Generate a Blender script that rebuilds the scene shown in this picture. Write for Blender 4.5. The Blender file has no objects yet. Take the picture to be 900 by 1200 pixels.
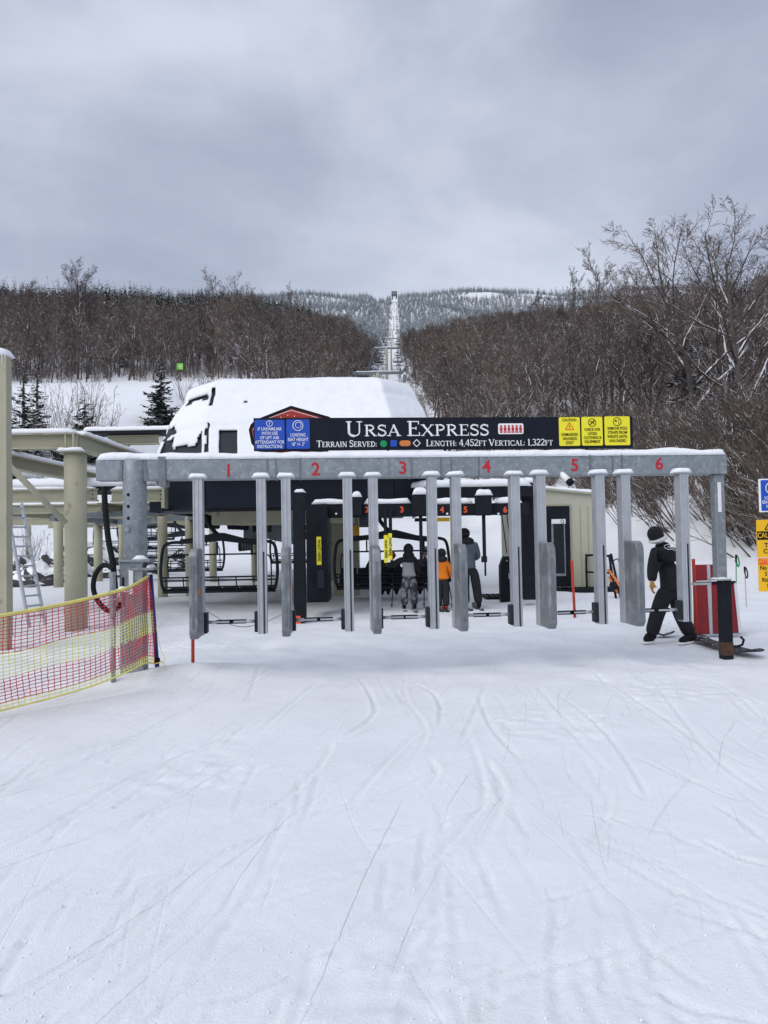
import bpy, math, random
import numpy as np
from mathutils import Vector, Matrix, noise

R = math.radians
V = Vector
sc = bpy.context.scene
col = sc.collection
rnd = random.Random(7)

# ------------------------------------------------------------------ camera
CAM = V((0, 0, 1.6))
CROT = Matrix.Rotation(R(91.85), 3, 'X') @ Matrix.Rotation(R(-1.02), 3, 'Z')
cd = bpy.data.cameras.new('camera')
cd.sensor_fit = 'HORIZONTAL'; cd.sensor_width = 36; cd.lens = 36
cd.clip_start = 0.05; cd.clip_end = 6000
cam = bpy.data.objects.new('camera', cd); col.objects.link(cam)
cam.matrix_world = Matrix.Translation(CAM) @ CROT.to_4x4()
sc.camera = cam

def ray(x, y):
    return CROT @ V(((x - 450) / 900, -(y - 600) / 900, -1))
def P(x, y, d):
    r = ray(x, y); return CAM + r * (d / r.y)
def G(x, y, z=0.0):
    r = ray(x, y); return CAM + r * ((z - CAM.z) / r.z)
def sstep(a, b, x):
    t = np.clip((np.asarray(x, float) - a) / (b - a), 0, 1); return t * t * (3 - 2 * t)

# ------------------------------------------------------------------ materials
def mat(name, c, rough=0.6, metal=0.0, var=0.12, vscale=6.0, bump=0.0, bscale=60.0, snow=0.0, snowc=(.84, .86, .9), sth=0.45, dirt=None, dscale=3.0, dth=.55, coat=0.0, spec=None, rv=0.0):
    m = bpy.data.materials.new(name); m.use_nodes = True
    nt = m.node_tree; n = nt.nodes; l = nt.links; b = n['Principled BSDF']
    tc = n.new('ShaderNodeTexCoord')
    nz = n.new('ShaderNodeTexNoise'); nz.inputs['Scale'].default_value = vscale; nz.inputs['Detail'].default_value = 5
    l.new(tc.outputs['Object'], nz.inputs['Vector'])
    mp = n.new('ShaderNodeMapRange'); mp.inputs[1].default_value = .3; mp.inputs[2].default_value = .7
    mp.inputs[3].default_value = 1 - var; mp.inputs[4].default_value = 1 + var
    l.new(nz.outputs['Fac'], mp.inputs[0])
    mul = n.new('ShaderNodeVectorMath'); mul.operation = 'SCALE'; mul.inputs[0].default_value = c
    l.new(mp.outputs[0], mul.inputs['Scale'])
    out = mul.outputs[0]
    if rv:
        oi = n.new('ShaderNodeObjectInfo'); cr_ = n.new('ShaderNodeValToRGB'); l.new(oi.outputs['Random'], cr_.inputs[0])
        es = cr_.color_ramp.elements; es[0].color = (1 - rv, 1 - rv, 1 - rv * .9, 1); es[1].color = (1 + rv * 1.3, 1 + rv * .9, 1 + rv * .6, 1)
        e3_ = cr_.color_ramp.elements.new(.5); e3_.color = (1 + rv * .15, 1, 1, 1)
        mm = n.new('ShaderNodeVectorMath'); mm.operation = 'MULTIPLY'; l.new(out, mm.inputs[0]); l.new(cr_.outputs[0], mm.inputs[1]); out = mm.outputs[0]
    if dirt:
        n2 = n.new('ShaderNodeTexNoise'); n2.inputs['Scale'].default_value = dscale; n2.inputs['Detail'].default_value = 6
        l.new(tc.outputs['Object'], n2.inputs['Vector'])
        m2 = n.new('ShaderNodeMapRange'); m2.inputs[1].default_value = dth; m2.inputs[2].default_value = dth + .1
        l.new(n2.outputs['Fac'], m2.inputs[0])
        mx = n.new('ShaderNodeMix'); mx.data_type = 'RGBA'; l.new(m2.outputs[0], mx.inputs['Factor'])
        l.new(out, mx.inputs['A']); mx.inputs['B'].default_value = (*dirt, 1); out = mx.outputs['Result']
    if snow > 0:
        ge = n.new('ShaderNodeNewGeometry'); sx = n.new('ShaderNodeSeparateXYZ'); l.new(ge.outputs['Normal'], sx.inputs[0])
        n3 = n.new('ShaderNodeTexNoise'); n3.inputs['Scale'].default_value = snow; n3.inputs['Detail'].default_value = 3
        l.new(tc.outputs['Object'], n3.inputs['Vector'])
        ad = n.new('ShaderNodeMath'); ad.operation = 'MULTIPLY_ADD'; l.new(n3.outputs['Fac'], ad.inputs[0]); ad.inputs[1].default_value = 1.6
        l.new(sx.outputs['Z'], ad.inputs[2])
        m3 = n.new('ShaderNodeMapRange'); m3.inputs[1].default_value = .8 + sth; m3.inputs[2].default_value = .95 + sth
        l.new(ad.outputs[0], m3.inputs[0])
        mx = n.new('ShaderNodeMix'); mx.data_type = 'RGBA'; l.new(m3.outputs[0], mx.inputs['Factor'])
        l.new(out, mx.inputs['A']); mx.inputs['B'].default_value = (*snowc, 1); out = mx.outputs['Result']
    l.new(out, b.inputs['Base Color'])
    rr = n.new('ShaderNodeMapRange'); rr.inputs[1].default_value = .3; rr.inputs[2].default_value = .7
    rr.inputs[3].default_value = max(.02, rough - .1); rr.inputs[4].default_value = min(1, rough + .1)
    l.new(nz.outputs['Fac'], rr.inputs[0]); l.new(rr.outputs[0], b.inputs['Roughness'])
    b.inputs['Metallic'].default_value = metal
    b.inputs['Specular IOR Level'].default_value = spec if spec is not None else (.12 if max(c) < .05 else .35)
    if coat: b.inputs['Coat Weight'].default_value = coat
    if bump:
        nb = n.new('ShaderNodeTexNoise'); nb.inputs['Scale'].default_value = bscale; nb.inputs['Detail'].default_value = 4
        l.new(tc.outputs['Object'], nb.inputs['Vector'])
        bp = n.new('ShaderNodeBump'); bp.inputs['Strength'].default_value = .6; bp.inputs['Distance'].default_value = bump
        l.new(nb.outputs['Fac'], bp.inputs['Height']); l.new(bp.outputs[0], b.inputs['Normal'])
    return m

M = {}
M['snow'] = mat('snow', (.83, .85, .885), .75, var=.03, vscale=5, bump=.02, bscale=25)
M['galv'] = mat('galvanised_steel', (.235, .265, .29), .5, .35, var=.16, vscale=14, dirt=(.32, .35, .37), dscale=22, dth=.56, bump=.002, bscale=90)
M['galvdark'] = mat('weathered_steel', (.17, .19, .21), .5, .5, var=.2, vscale=10)
M['alu'] = mat('aluminium', (.43, .45, .48), .4, .4, var=.08, vscale=8)
M['housing'] = mat('grey_housing', (.17, .185, .20), .4, .2, var=.1, vscale=5, dirt=(.25, .27, .29), dscale=4, dth=.5)
M['black'] = mat('black_paint', (.012, .014, .020), .6, 0, var=.25, vscale=6)
M['navy'] = mat('sign_black', (.010, .013, .022), .5, 0, var=.1)
M['rubber'] = mat('black_rubber', (.012, .013, .015), .7, 0, var=.2)
M['chair'] = mat('chair_dark_metal', (.030, .036, .042), .5, .3, var=.2, vscale=5)
M['beige'] = mat('beige_paint', (.365, .355, .26), .55, 0, var=.07, vscale=3, dirt=(.22, .20, .14), dscale=4, dth=.63)
M['hut'] = mat('hut_cladding', (.45, .44, .35), .7, 0, var=.04, vscale=4)
M['hood'] = mat('hood_panel', (.035, .040, .047), .5, 0, var=.12, vscale=3)
M['redpaint'] = mat('red_lettering', (.45, .02, .03), .55, 0, var=.1)
M['orangered'] = mat('orange_red_lettering', (.75, .10, .03), .5, 0, var=.1)
M['white'] = mat('white_lettering', (.78, .79, .8), .55, 0, var=.04)
M['signblue'] = mat('sign_blue', (.012, .07, .42), .5, 0, var=.08)
M['signyellow'] = mat('sign_yellow', (.80, .72, .03), .5, 0, var=.05)
M['warnyellow'] = mat('warning_yellow', (.80, .45, .01), .5, 0, var=.06)
M['signred'] = mat('sign_red', (.36, .03, .02), .5, 0, var=.1, vscale=20)
M['inkblack'] = mat('black_lettering', (.012, .012, .014), .6, 0, var=.1)
M['green'] = mat('green_mark', (.01, .28, .10), .5)
M['orange'] = mat('orange_mark', (.62, .20, .05), .5)
M['stake'] = mat('orange_red_stake', (.42, .04, .02), .6, 0, var=.2)
M['bluepole'] = mat('blue_pole', (.015, .03, .22), .45)
M['netred'] = mat('red_netting', (.55, .035, .05), .6, 0, var=.2, vscale=5)
M['netyellow'] = mat('yellow_netting', (.78, .72, .22), .6, 0, var=.15, vscale=5)
M['padred'] = mat('red_pad', (.21, .010, .014), .55, 0, var=.18, vscale=5, bump=.004, bscale=20)
M['rust'] = mat('rusty_steel', (.08, .045, .03), .8, .2, var=.4, vscale=25)
M['glass'] = mat('dark_glass', (.02, .025, .03), .08, 0, var=.1)
M['skin'] = mat('skin', (.45, .26, .19), .5, 0, var=.05)
M['blackcloth'] = mat('black_cloth', (.013, .014, .019), .8, 0, var=.4, vscale=9, bump=.04, bscale=8, spec=.3)
M['greycloth'] = mat('grey_cloth', (.30, .31, .33), .85, 0, var=.12, vscale=9, bump=.01, bscale=14)
M['slatecloth'] = mat('slate_cloth', (.075, .095, .12), .85, 0, var=.15, vscale=9, bump=.01, bscale=14)
M['charcloth'] = mat('charcoal_cloth', (.03, .032, .037), .85, 0, var=.2, vscale=9, bump=.01, bscale=14)
M['orangecloth'] = mat('orange_cloth', (.75, .20, .01), .8, 0, var=.1, vscale=9, bump=.01, bscale=14)
M['camo'] = mat('patterned_cloth', (.04, .042, .055), .85, 0, var=.2, vscale=9, dirt=(.24, .24, .27), dscale=9, dth=.50, bump=.01, bscale=14)
M['fur'] = mat('white_fleece', (.72, .72, .73), .9, 0, var=.08, bump=.02, bscale=60)
M['glove'] = mat('tan_leather_glove', (.50, .24, .05), .7, 0, var=.2)
M['board'] = mat('snowboard_top', (.03, .03, .035), .5, 0, var=.3, dirt=(.35, .36, .38), dscale=18, dth=.55)
M['rock'] = mat('rock', (.06, .06, .062), .9, 0, var=.5, vscale=2, snow=1.2, sth=.25, bump=.05, bscale=5)
M['bark'] = mat('bark', (.085, .076, .070), .9, 0, var=.35, vscale=3, snow=2.2, sth=.50, rv=.3)
M['twig'] = mat('twigs', (.098, .080, .071), .9, 0, var=.3, vscale=.5, snow=1.1, sth=.60, rv=.42)
M['shrub'] = mat('shrub_stems', (.100, .082, .070), .9, 0, var=.3, vscale=2, snow=1.3, sth=.50, rv=.35)
M['limb'] = mat('snowy_limbs', (.055, .044, .038), .9, 0, var=.3, vscale=3, snow=1.3, sth=.27, rv=.25)
M['needle'] = mat('dark_needles', (.018, .030, .022), .85, 0, var=.4, vscale=3, snow=3.0, sth=.62)
M['needlesnow'] = mat('snowy_needles', (.022, .032, .026), .85, 0, var=.4, vscale=3, snow=2.2, sth=.32)
M['needlefrost'] = mat('frosted_needles', (.30, .34, .35), .85, 0, var=.4, vscale=.5, snow=.5, sth=-.85, snowc=(.66, .70, .74), rv=.3)

# ------------------------------------------------------------------ builders
ROOT = {}
def tag(o, label=None, cat=None, group=None, kind=None):
    if label: o['label'] = label
    if cat: o['category'] = cat
    if group: o['group'] = group
    if kind: o['kind'] = kind
    return o
def thing(name, label, cat, loc=(0, 0, 0), rotz=0.0, group=None):
    o = bpy.data.objects.new(name, None); col.objects.link(o)
    o.empty_display_size = .2
    o.location = loc; o.rotation_euler = (0, 0, rotz)
    ROOT[o.name] = (Matrix.Translation(V(loc)) @ Matrix.Rotation(rotz, 4, 'Z')).inverted()
    return tag(o, label, cat, group)
def kids(o): return [c for c in bpy.data.objects if c.parent == o]

class MB:
    def __init__(s): s.v = []; s.f = []
    def add(s, vs, fs):
        b = len(s.v); s.v += [tuple(p) for p in vs]; s.f += [tuple(b + i for i in f) for f in fs]; return s
    def box(s, c, d, rot=None):
        c = V(c); x, y, z = d[0] / 2, d[1] / 2, d[2] / 2
        vs = [V(p) for p in ((-x,-y,-z),(x,-y,-z),(x,y,-z),(-x,y,-z),(-x,-y,z),(x,-y,z),(x,y,z),(-x,y,z))]
        if rot is not None: vs = [rot @ p for p in vs]
        return s.add([c + p for p in vs], [(0,3,2,1),(4,5,6,7),(0,1,5,4),(1,2,6,5),(2,3,7,6),(3,0,4,7)])
    def bar(s, a, b, w, h, up=V((0, 0, 1))):
        a, b = V(a), V(b); d = (b - a); L = d.length; d.normalize()
        sd = d.cross(up)
        if sd.length < 1e-3: sd = d.cross(V((0, 1, 0)))
        sd.normalize(); u = sd.cross(d)
        return s.box((a + b) / 2, (L, w, h), Matrix((d, -sd, u)).transposed())
    def ibeam(s, a, b, w, h, t=.03):
        a, b = V(a), V(b); z = V((0, 0, 1))
        s.bar(a + z * (h / 2 - t / 2), b + z * (h / 2 - t / 2), w, t); s.bar(a - z * (h / 2 - t / 2), b - z * (h / 2 - t / 2), w, t)
        return s.bar(a, b, t * .8, h - 2 * t)
    def tube(s, pts, r, n=8, cap=True):
        pts = [V(p) for p in pts]; k = len(pts); rr = r if isinstance(r, (list, tuple)) else [r] * k
        base = len(s.v); u = None
        for i, p in enumerate(pts):
            d = (pts[min(i + 1, k - 1)] - pts[max(i - 1, 0)])
            if d.length < 1e-9: d = V((0, 0, 1))
            d.normalize()
            if u is None: u = d.orthogonal().normalized()
            else:
                u = u - d * u.dot(d)
                u = u.normalized() if u.length > 1e-6 else d.orthogonal().normalized()
            w = d.cross(u)
            for j in range(n):
                a = 2 * math.pi * j / n
                s.v.append(tuple(p + (u * math.cos(a) + w * math.sin(a)) * rr[i]))
        for i in range(k - 1):
            for j in range(n):
                a = base + i * n + j; b = base + i * n + (j + 1) % n
                s.f.append((a, b, b + n, a + n))
        if cap and n > 2:
            s.f.append(tuple(base + j for j in reversed(range(n)))); s.f.append(tuple(base + (k - 1) * n + j for j in range(n)))
        return s
    def prism(s, outline, o, ux, uy, t):
        """outline 2D points; o origin; ux, uy axes; t thickness along ux x uy (towards the front)"""
        o, ux, uy = V(o), V(ux), V(uy); nn = ux.cross(uy).normalized(); k = len(outline)
        a = [o + ux * p[0] + uy * p[1] for p in outline]; b = [p + nn * t for p in a]
        fs = [tuple(reversed(range(k))), tuple(range(k, 2 * k))] + [(i, (i + 1) % k, k + (i + 1) % k, k + i) for i in range(k)]
        return s.add(a + b, fs)
    def ball(s, c, r, n=14, m=9, rot=None):
        c = V(c); r = r if isinstance(r, (tuple, list)) else (r, r, r); vs = []; fs = []
        for i in range(m + 1):
            th = math.pi * i / m
            for j in range(n):
                ph = 2 * math.pi * j / n
                p = V((r[0] * math.sin(th) * math.cos(ph), r[1] * math.sin(th) * math.sin(ph), r[2] * math.cos(th)))
                vs.append(c + (rot @ p if rot is not None else p))
        for i in range(m):
            for j in range(n):
                a = i * n + j; b = i * n + (j + 1) % n
                fs.append((a, a + n, b + n, b))
        return s.add(vs, fs)
    def snowcap(s, a, b, w, h, seed=0, over=.01, step=.06):
        """a rounded uneven strip of snow lying on the edge a-b (its base on the line)"""
        a, b = V(a), V(b); d = b - a; L = d.length; d.normalize()
        sd = d.cross(V((0, 0, 1))); sd = sd.normalized() if sd.length > 1e-3 else V((1, 0, 0))
        k = max(3, int(L / step)); n = 9; vs = []; fs = []
        for i in range(k + 1):
            t = i / k; e = min(1, min(t, 1 - t) * L / (h * .9) + .0); e = math.sqrt(max(0, 1 - (1 - e) ** 2)) if e < 1 else 1
            q = noise.noise(V((t * L * 2.2 + seed * 7.3, seed, 0))); q2 = noise.noise(V((t * L * 7 + seed * 3.1, seed, 5)))
            hh = h * (e * (1 + .35 * q + .12 * q2)) + .002; ww = (w / 2 + over * (1 + q2 * 1.5)) * (.75 + .25 * e)
            c = a + d * (t * L)
            for j in range(n):
                g = math.pi * j / (n - 1); cx = math.cos(g); sx = math.sin(g)
                cx = math.copysign(abs(cx) ** .6, cx); sx = sx ** .6
                vs.append(c + sd * (cx * ww) + V((0, 0, sx * hh - .004)))
        for i in range(k):
            for j in range(n - 1):
                p = i * n + j; fs.append((p, p + n, p + n + 1, p + 1))
            fs.append((i * n, i * n + n - 1, (i + 1) * n + n - 1, (i + 1) * n))
        fs.append(tuple(range(n))); fs.append(tuple(reversed(range(k * n, k * n + n))))
        return s.add(vs, fs)
    def mesh(s, name, m, inv=None, smooth=False):
        me = bpy.data.meshes.new(name)
        vs = s.v
        if inv is not None: vs = [tuple(inv @ V(p)) for p in vs]
        me.from_pydata(vs, [], s.f); me.materials.append(M[m] if isinstance(m, str) else m)
        if smooth: me.polygons.foreach_set('use_smooth', [True] * len(me.polygons))
        me.update(); return me
    def build(s, name, m, parent=None, world=False, smooth=False, bevel=0.0, label=None):
        inv = None
        if parent is not None and world: inv = ROOT[parent.name]
        o = bpy.data.objects.new(name, s.mesh(name, m, inv, smooth)); col.objects.link(o)
        if parent is not None:
            o.parent = parent
            if parent.name in ROOT: ROOT[o.name] = ROOT[parent.name]
        if bevel:
            b = o.modifiers.new('bevel', 'BEVEL'); b.width = bevel; b.segments = 2; b.limit_method = 'ANGLE'
        if label: o['label'] = label
        return o
    def solo(s, name, m, label, cat, loc=None, group=None, smooth=False, bevel=0.0, kind=None):
        """a top-level thing of one mesh, built in world coordinates, its origin at loc"""
        if loc is None:
            loc = V((sum(p[0] for p in s.v) / len(s.v), sum(p[1] for p in s.v) / len(s.v), min(p[2] for p in s.v)))
        loc = V(loc); inv = Matrix.Translation(loc).inverted()
        o = bpy.data.objects.new(name, s.mesh(name, m, inv, smooth)); col.objects.link(o); o.location = loc
        ROOT[o.name] = inv
        if bevel:
            b = o.modifiers.new('bevel', 'BEVEL'); b.width = bevel; b.segments = 2; b.limit_method = 'ANGLE'
        return tag(o, label, cat, group, kind)

def copy_thing(root, loc, rotz=None, scale=1.0, label=None, group=None, tilt=None):
    tree = CHILD.get(root.name)
    if tree is None:
        tree = [(c, [(g, None) for g in kids(c)]) for c in kids(root)]; CHILD[root.name] = tree
    r = root.copy(); col.objects.link(r); r.location = loc
    if rotz is not None: r.rotation_euler = (tilt[0] if tilt else 0, tilt[1] if tilt else 0, rotz)
    r.scale = scale if isinstance(scale, (tuple, list)) else (scale,) * 3
    if label: r['label'] = label
    if group: r['group'] = group
    for c, gs in tree:
        k = c.copy(); col.objects.link(k); k.parent = r
        for g, _ in gs:
            q = g.copy(); col.objects.link(q); q.parent = k
    return r
CHILD = {}

_tmp = bpy.data.objects.new('text_tmp', bpy.data.curves.new('text_tmp', 'FONT'))
def text(body, size, m, parent, loc, name='lettering', bold=0.0, xs=1.0, align='CENTER', line=1.0, ext=.0015, rot=None):
    cu = bpy.data.curves.new('txt', 'FONT'); cu.body = body; cu.size = size; cu.align_x = align; cu.align_y = 'CENTER'
    cu.extrude = ext; cu.offset = bold * size; cu.space_line = line; cu.resolution_u = 3
    to = bpy.data.objects.new('txt', cu); col.objects.link(to)
    bpy.context.view_layer.update()
    me = bpy.data.meshes.new_from_object(to.evaluated_get(bpy.context.evaluated_depsgraph_get()))
    col.objects.unlink(to); bpy.data.objects.remove(to); bpy.data.curves.remove(cu)
    me.transform(Matrix.Translation(V(loc)) @ (rot if rot is not None else Matrix.Rotation(R(90), 4, 'X')) @ Matrix.Diagonal((xs, 1, 1, 1)))
    me.materials.clear(); me.materials.append(M[m])
    o = bpy.data.objects.new(name, me); col.objects.link(o); o.parent = parent
    if parent.name in ROOT: ROOT[o.name] = ROOT[parent.name]
    return o

# ------------------------------------------------------------------ terrain
_cy = [-400, 0, 27, 40, 60, 100, 190, 300, 500, 800, 1290, 1400, 1700, 3000]
_cz = [-8, 0, 0, .8, 3.5, 11, 34, 64, 122, 216, 400, 408, 380, 200]
_yy = np.arange(-400, 3000, 1.0); _zz = np.interp(_yy, _cy, _cz)
_k = np.ones(15) / 15
_sm = np.convolve(_zz, _k, 'same'); _sm[:12] = _zz[:12]; _sm[-12:] = _zz[-12:]
_sm = np.where((_yy > -5) & (_yy < 22), 0, _sm)
def axis(Y): return -2.15 + (np.asarray(Y, float) - 19) * .0206
def H(x, Y):
    x = np.asarray(x, float); Y = np.asarray(Y, float)
    z = np.interp(Y, _yy, _sm)
    near_l = sstep(-6, -22, x) * sstep(27, 80, Y)
    z = z + 10.6 * near_l
    z = z + 17 * sstep(-30, -160, x) * sstep(130, 400, Y) * (1 - sstep(550, 1150, Y))
    z = z + 4.6 * sstep(5.5, 14, x) * sstep(18, 33, Y) + 6 * sstep(14, 60, x) * sstep(40, 110, Y)
    z = z + 30 * sstep(-180, -700, x) * sstep(300, 900, Y) * 0 
    und = np.sin(x * .021 + 1.3) * np.cos(Y * .013) * 6 + np.sin(x * .05 + Y * .031) * 1.6
    z = z + und * sstep(250, 700, Y) * sstep(20, 80, np.abs(x - axis(Y)))
    z = z + (np.sin(x * .9 + Y * .35) * .10 + np.sin(x * .37 - Y * .61 + 2) * .16) * sstep(20, 40, Y)
    return z
def Hs(x, Y): return float(H(x, Y))

def axisgrid(lo, hi, flo, fhi, fine, growth):
    a = list(np.arange(flo, fhi, fine)); s = fine
    while a[-1] < hi: s *= growth; a.append(a[-1] + s)
    s = fine; f = []; q = flo
    while q > lo: s *= growth; q -= s; f.append(q)
    return np.array(f[::-1] + a)
xs = axisgrid(-1500, 1500, -4.6, 5.4, .022, 1.055)
ys = axisgrid(-300, 2600, 2.1, 11.5, .022, 1.05)
# refine the middle distance a little
X, Y = np.meshgrid(xs, ys)
Z = H(X, Y)
nr = np.random.RandomState(3)
def lattice(x, y, sc_, seed):
    r = np.random.RandomState(seed).rand(256, 256)
    fx = x / sc_; fy = y / sc_; ix = np.floor(fx).astype(int); iy = np.floor(fy).astype(int)
    tx = fx - ix; ty = fy - iy; tx = tx * tx * (3 - 2 * tx); ty = ty * ty * (3 - 2 * ty)
    g = lambda a, b: r[a % 256, b % 256]
    return (g(ix, iy) * (1 - tx) + g(ix + 1, iy) * tx) * (1 - ty) + (g(ix, iy + 1) * (1 - tx) + g(ix + 1, iy + 1) * tx) * ty - .5
nearm = 1 - sstep(14, 40, Y)
Z += nearm * (lattice(X, Y, 1.9, 1) * .05 + lattice(X, Y, .55, 2) * .010 + lattice(X, Y, .17, 3) * .003 + lattice(X, Y, .06, 4) * .003)
rough_zone = sstep(7.6, 9.0, Y) * nearm
Z += rough_zone * (lattice(X, Y, .38, 5) * .05 + lattice(X, Y, .9, 6) * .06)
chop = sstep(.10, .3, lattice(X, Y, 1.3, 8)) * nearm
Z += chop * (lattice(X, Y, .10, 9) * .020 + lattice(X, Y, .05, 19) * .008)
# packed berms beside the netting and at the foot of the right bank
Z += .10 * np.exp(-((X + 2.2) ** 2 / .5 + (Y - 9.1) ** 2 / .25)) + .12 * np.exp(-((X - 6.4) ** 2 / 1.2 + (Y - 15) ** 2 / 6))
# ski and board tracks: photo curves laid on the ground
tracks = [
 [(25, 920), (90, 893), (180, 850), (240, 822), (300, 800), (350, 770)], [(95, 1048), (140, 1035), (182, 1020)], [(150, 975), (175, 950), (225, 925)],
 [(250, 970), (320, 942), (365, 905), (385, 880), (388, 868)], [(335, 1150), (370, 1110), (430, 1070), (500, 1010), (548, 960), (568, 930), (560, 890), (545, 850)],
 [(560, 810), (575, 850), (610, 890)], [(640, 805), (700, 850), (740, 900), (757, 935), (735, 920)], [(478, 795), (512, 815), (516, 850)],
 [(570, 800), (558, 830), (540, 870)], [(690, 990), (708, 960), (716, 930)], [(820, 980), (860, 1000), (899, 1012)], [(475, 900), (500, 855), (478, 820), (472, 800)],
 [(410, 940), (440, 905), (475, 870), (500, 850)], [(0, 1000), (80, 955), (160, 905), (230, 880)], [(150, 1060), (230, 1010), (330, 965), (405, 935)],
 [(30, 1180), (120, 1130), (220, 1075), (300, 1040), (400, 985), (455, 950)], [(500, 920), (512, 905), (506, 890)], [(560, 990), (590, 930), (570, 890)],
 [(760, 790), (790, 830), (840, 890), (899, 930)], [(680, 780), (760, 830), (830, 880)], [(820, 790), (870, 815), (899, 828)], [(300, 860), (345, 820), (372, 800)],
 [(60, 890), (130, 865), (200, 850)], [(240, 1100), (300, 1060), (380, 1030), (450, 1000)], [(600, 1180), (640, 1120), (660, 1060), (700, 1000)],
 [(455, 1190), (470, 1120), (520, 1050), (560, 1010)], [(760, 1190), (770, 1100), (800, 1020)], [(0, 870), (60, 850), (120, 838)], [(420, 790), (440, 830), (405, 860)],
 [(80, 990), (150, 962), (230, 925), (280, 905)], [(625, 800), (660, 840), (700, 870)], [(835, 940), (870, 960), (899, 985)], [(840, 795), (899, 845)],
]
for _ in range(210):
    x0, y0 = rnd.uniform(0, 900), rnd.uniform(775, 1190); a = math.atan2((y0 - 640) * 1.0, (x0 - 470) * .9 + 60 * math.sin(y0 * .01)) + rnd.gauss(0, .16)
    if rnd.random() < .4: a = rnd.gauss(-.55, .22) * (1 if x0 < 620 else -1)
    Ls = rnd.uniform(30, 170) * (y0 - 640) / 300
    tracks.append([(x0 + Ls * t * math.cos(a), y0 + Ls * t * math.sin(a) * .8 + 5 * math.sin(t * 3 + x0)) for t in (0, .25, .5, .75, 1)])
def spline(pts, k=10):
    out = []
    for i in range(len(pts) - 1):
        p0 = pts[max(i - 1, 0)]; p1 = pts[i]; p2 = pts[i + 1]; p3 = pts[min(i + 2, len(pts) - 1)]
        for j in range(k):
            t = j / k
            out.append(.5 * ((2 * p1) + (p2 - p0) * t + (2 * p0 - 5 * p1 + 4 * p2 - p3) * t * t + (3 * p1 - p0 - 3 * p2 + p3) * t ** 3))
    out.append(pts[-1]); return out
for ti, tr in enumerate(tracks):
    pts = spline([G(x, y).to_2d() for x, y in tr], 8)
    manual = ti < 33
    dep = (rnd.uniform(.010, .022) if manual else rnd.uniform(.004, .013)); wd = rnd.uniform(.013, .018) if manual else rnd.uniform(.010, .014)
    n = len(pts)
    for i in range(n - 1):
        a, b = pts[i], pts[i + 1]
        if b.y > 13: continue
        t = i / n; fade = min(1, 4 * min(t + .03, 1 - t)) * dep
        i0 = np.searchsorted(xs, min(a.x, b.x) - .25); i1 = np.searchsorted(xs, max(a.x, b.x) + .25)
        j0 = np.searchsorted(ys, min(a.y, b.y) - .25); j1 = np.searchsorted(ys, max(a.y, b.y) + .25)
        if i1 <= i0 or j1 <= j0: continue
        sx = X[j0:j1, i0:i1]; sy = Y[j0:j1, i0:i1]; dx, dy = b.x - a.x, b.y - a.y; L2 = dx * dx + dy * dy + 1e-9
        u = ((sx - a.x) * dx + (sy - a.y) * dy) / L2; inside = (u >= -.02) & (u <= 1.0); u = np.clip(u, 0, 1)
        dd = ((sx - a.x - u * dx) * dy - (sy - a.y - u * dy) * dx) / math.sqrt(L2)
        prof = -fade * np.exp(-np.abs(dd / wd) ** 1.4) + fade * .5 * np.exp(-((dd - wd * 2.2) / (wd * 1.0)) ** 2)
        Z[j0:j1, i0:i1] += prof * inside
nx, ny = len(xs), len(ys)
vs = np.stack([X.ravel(), Y.ravel(), Z.ravel()], 1).astype(np.float32)
ii, jj = np.meshgrid(np.arange(nx - 1), np.arange(ny - 1)); q = (jj * nx + ii).ravel()
fs = np.stack([q, q + 1, q + 1 + nx, q + nx], 1).astype(np.int32)
me = bpy.data.meshes.new('snow_ground'); me.vertices.add(len(vs)); me.vertices.foreach_set('co', vs.ravel())
me.loops.add(fs.size); me.loops.foreach_set('vertex_index', fs.ravel()); me.polygons.add(len(fs))
me.polygons.foreach_set('loop_start', np.arange(0, fs.size, 4, dtype=np.int32)); me.polygons.foreach_set('use_smooth', np.ones(len(fs), bool))
me.update(calc_edges=True)
gm = mat('ground_snow', (.795, .818, .86), .7, var=.025, vscale=1.5, bump=0)
nt = gm.node_tree; b = nt.nodes['Principled BSDF']; tc = nt.nodes.new('ShaderNodeTexCoord')
prev = None
for sc_, di in ((24, .004), (90, .004), (260, .002)):
    nz = nt.nodes.new('ShaderNodeTexNoise'); nz.inputs['Scale'].default_value = sc_; nz.inputs['Detail'].default_value = 4; nt.links.new(tc.outputs['Object'], nz.inputs['Vector'])
    bp = nt.nodes.new('ShaderNodeBump'); bp.inputs['Strength'].default_value = .8; bp.inputs['Distance'].default_value = di; nt.links.new(nz.outputs['Fac'], bp.inputs['Height'])
    if prev: nt.links.new(prev.outputs[0], bp.inputs['Normal'])
    prev = bp
geo_y = nt.nodes.new('ShaderNodeSeparateXYZ'); nt.links.new(tc.outputs['Object'], geo_y.inputs[0])
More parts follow.
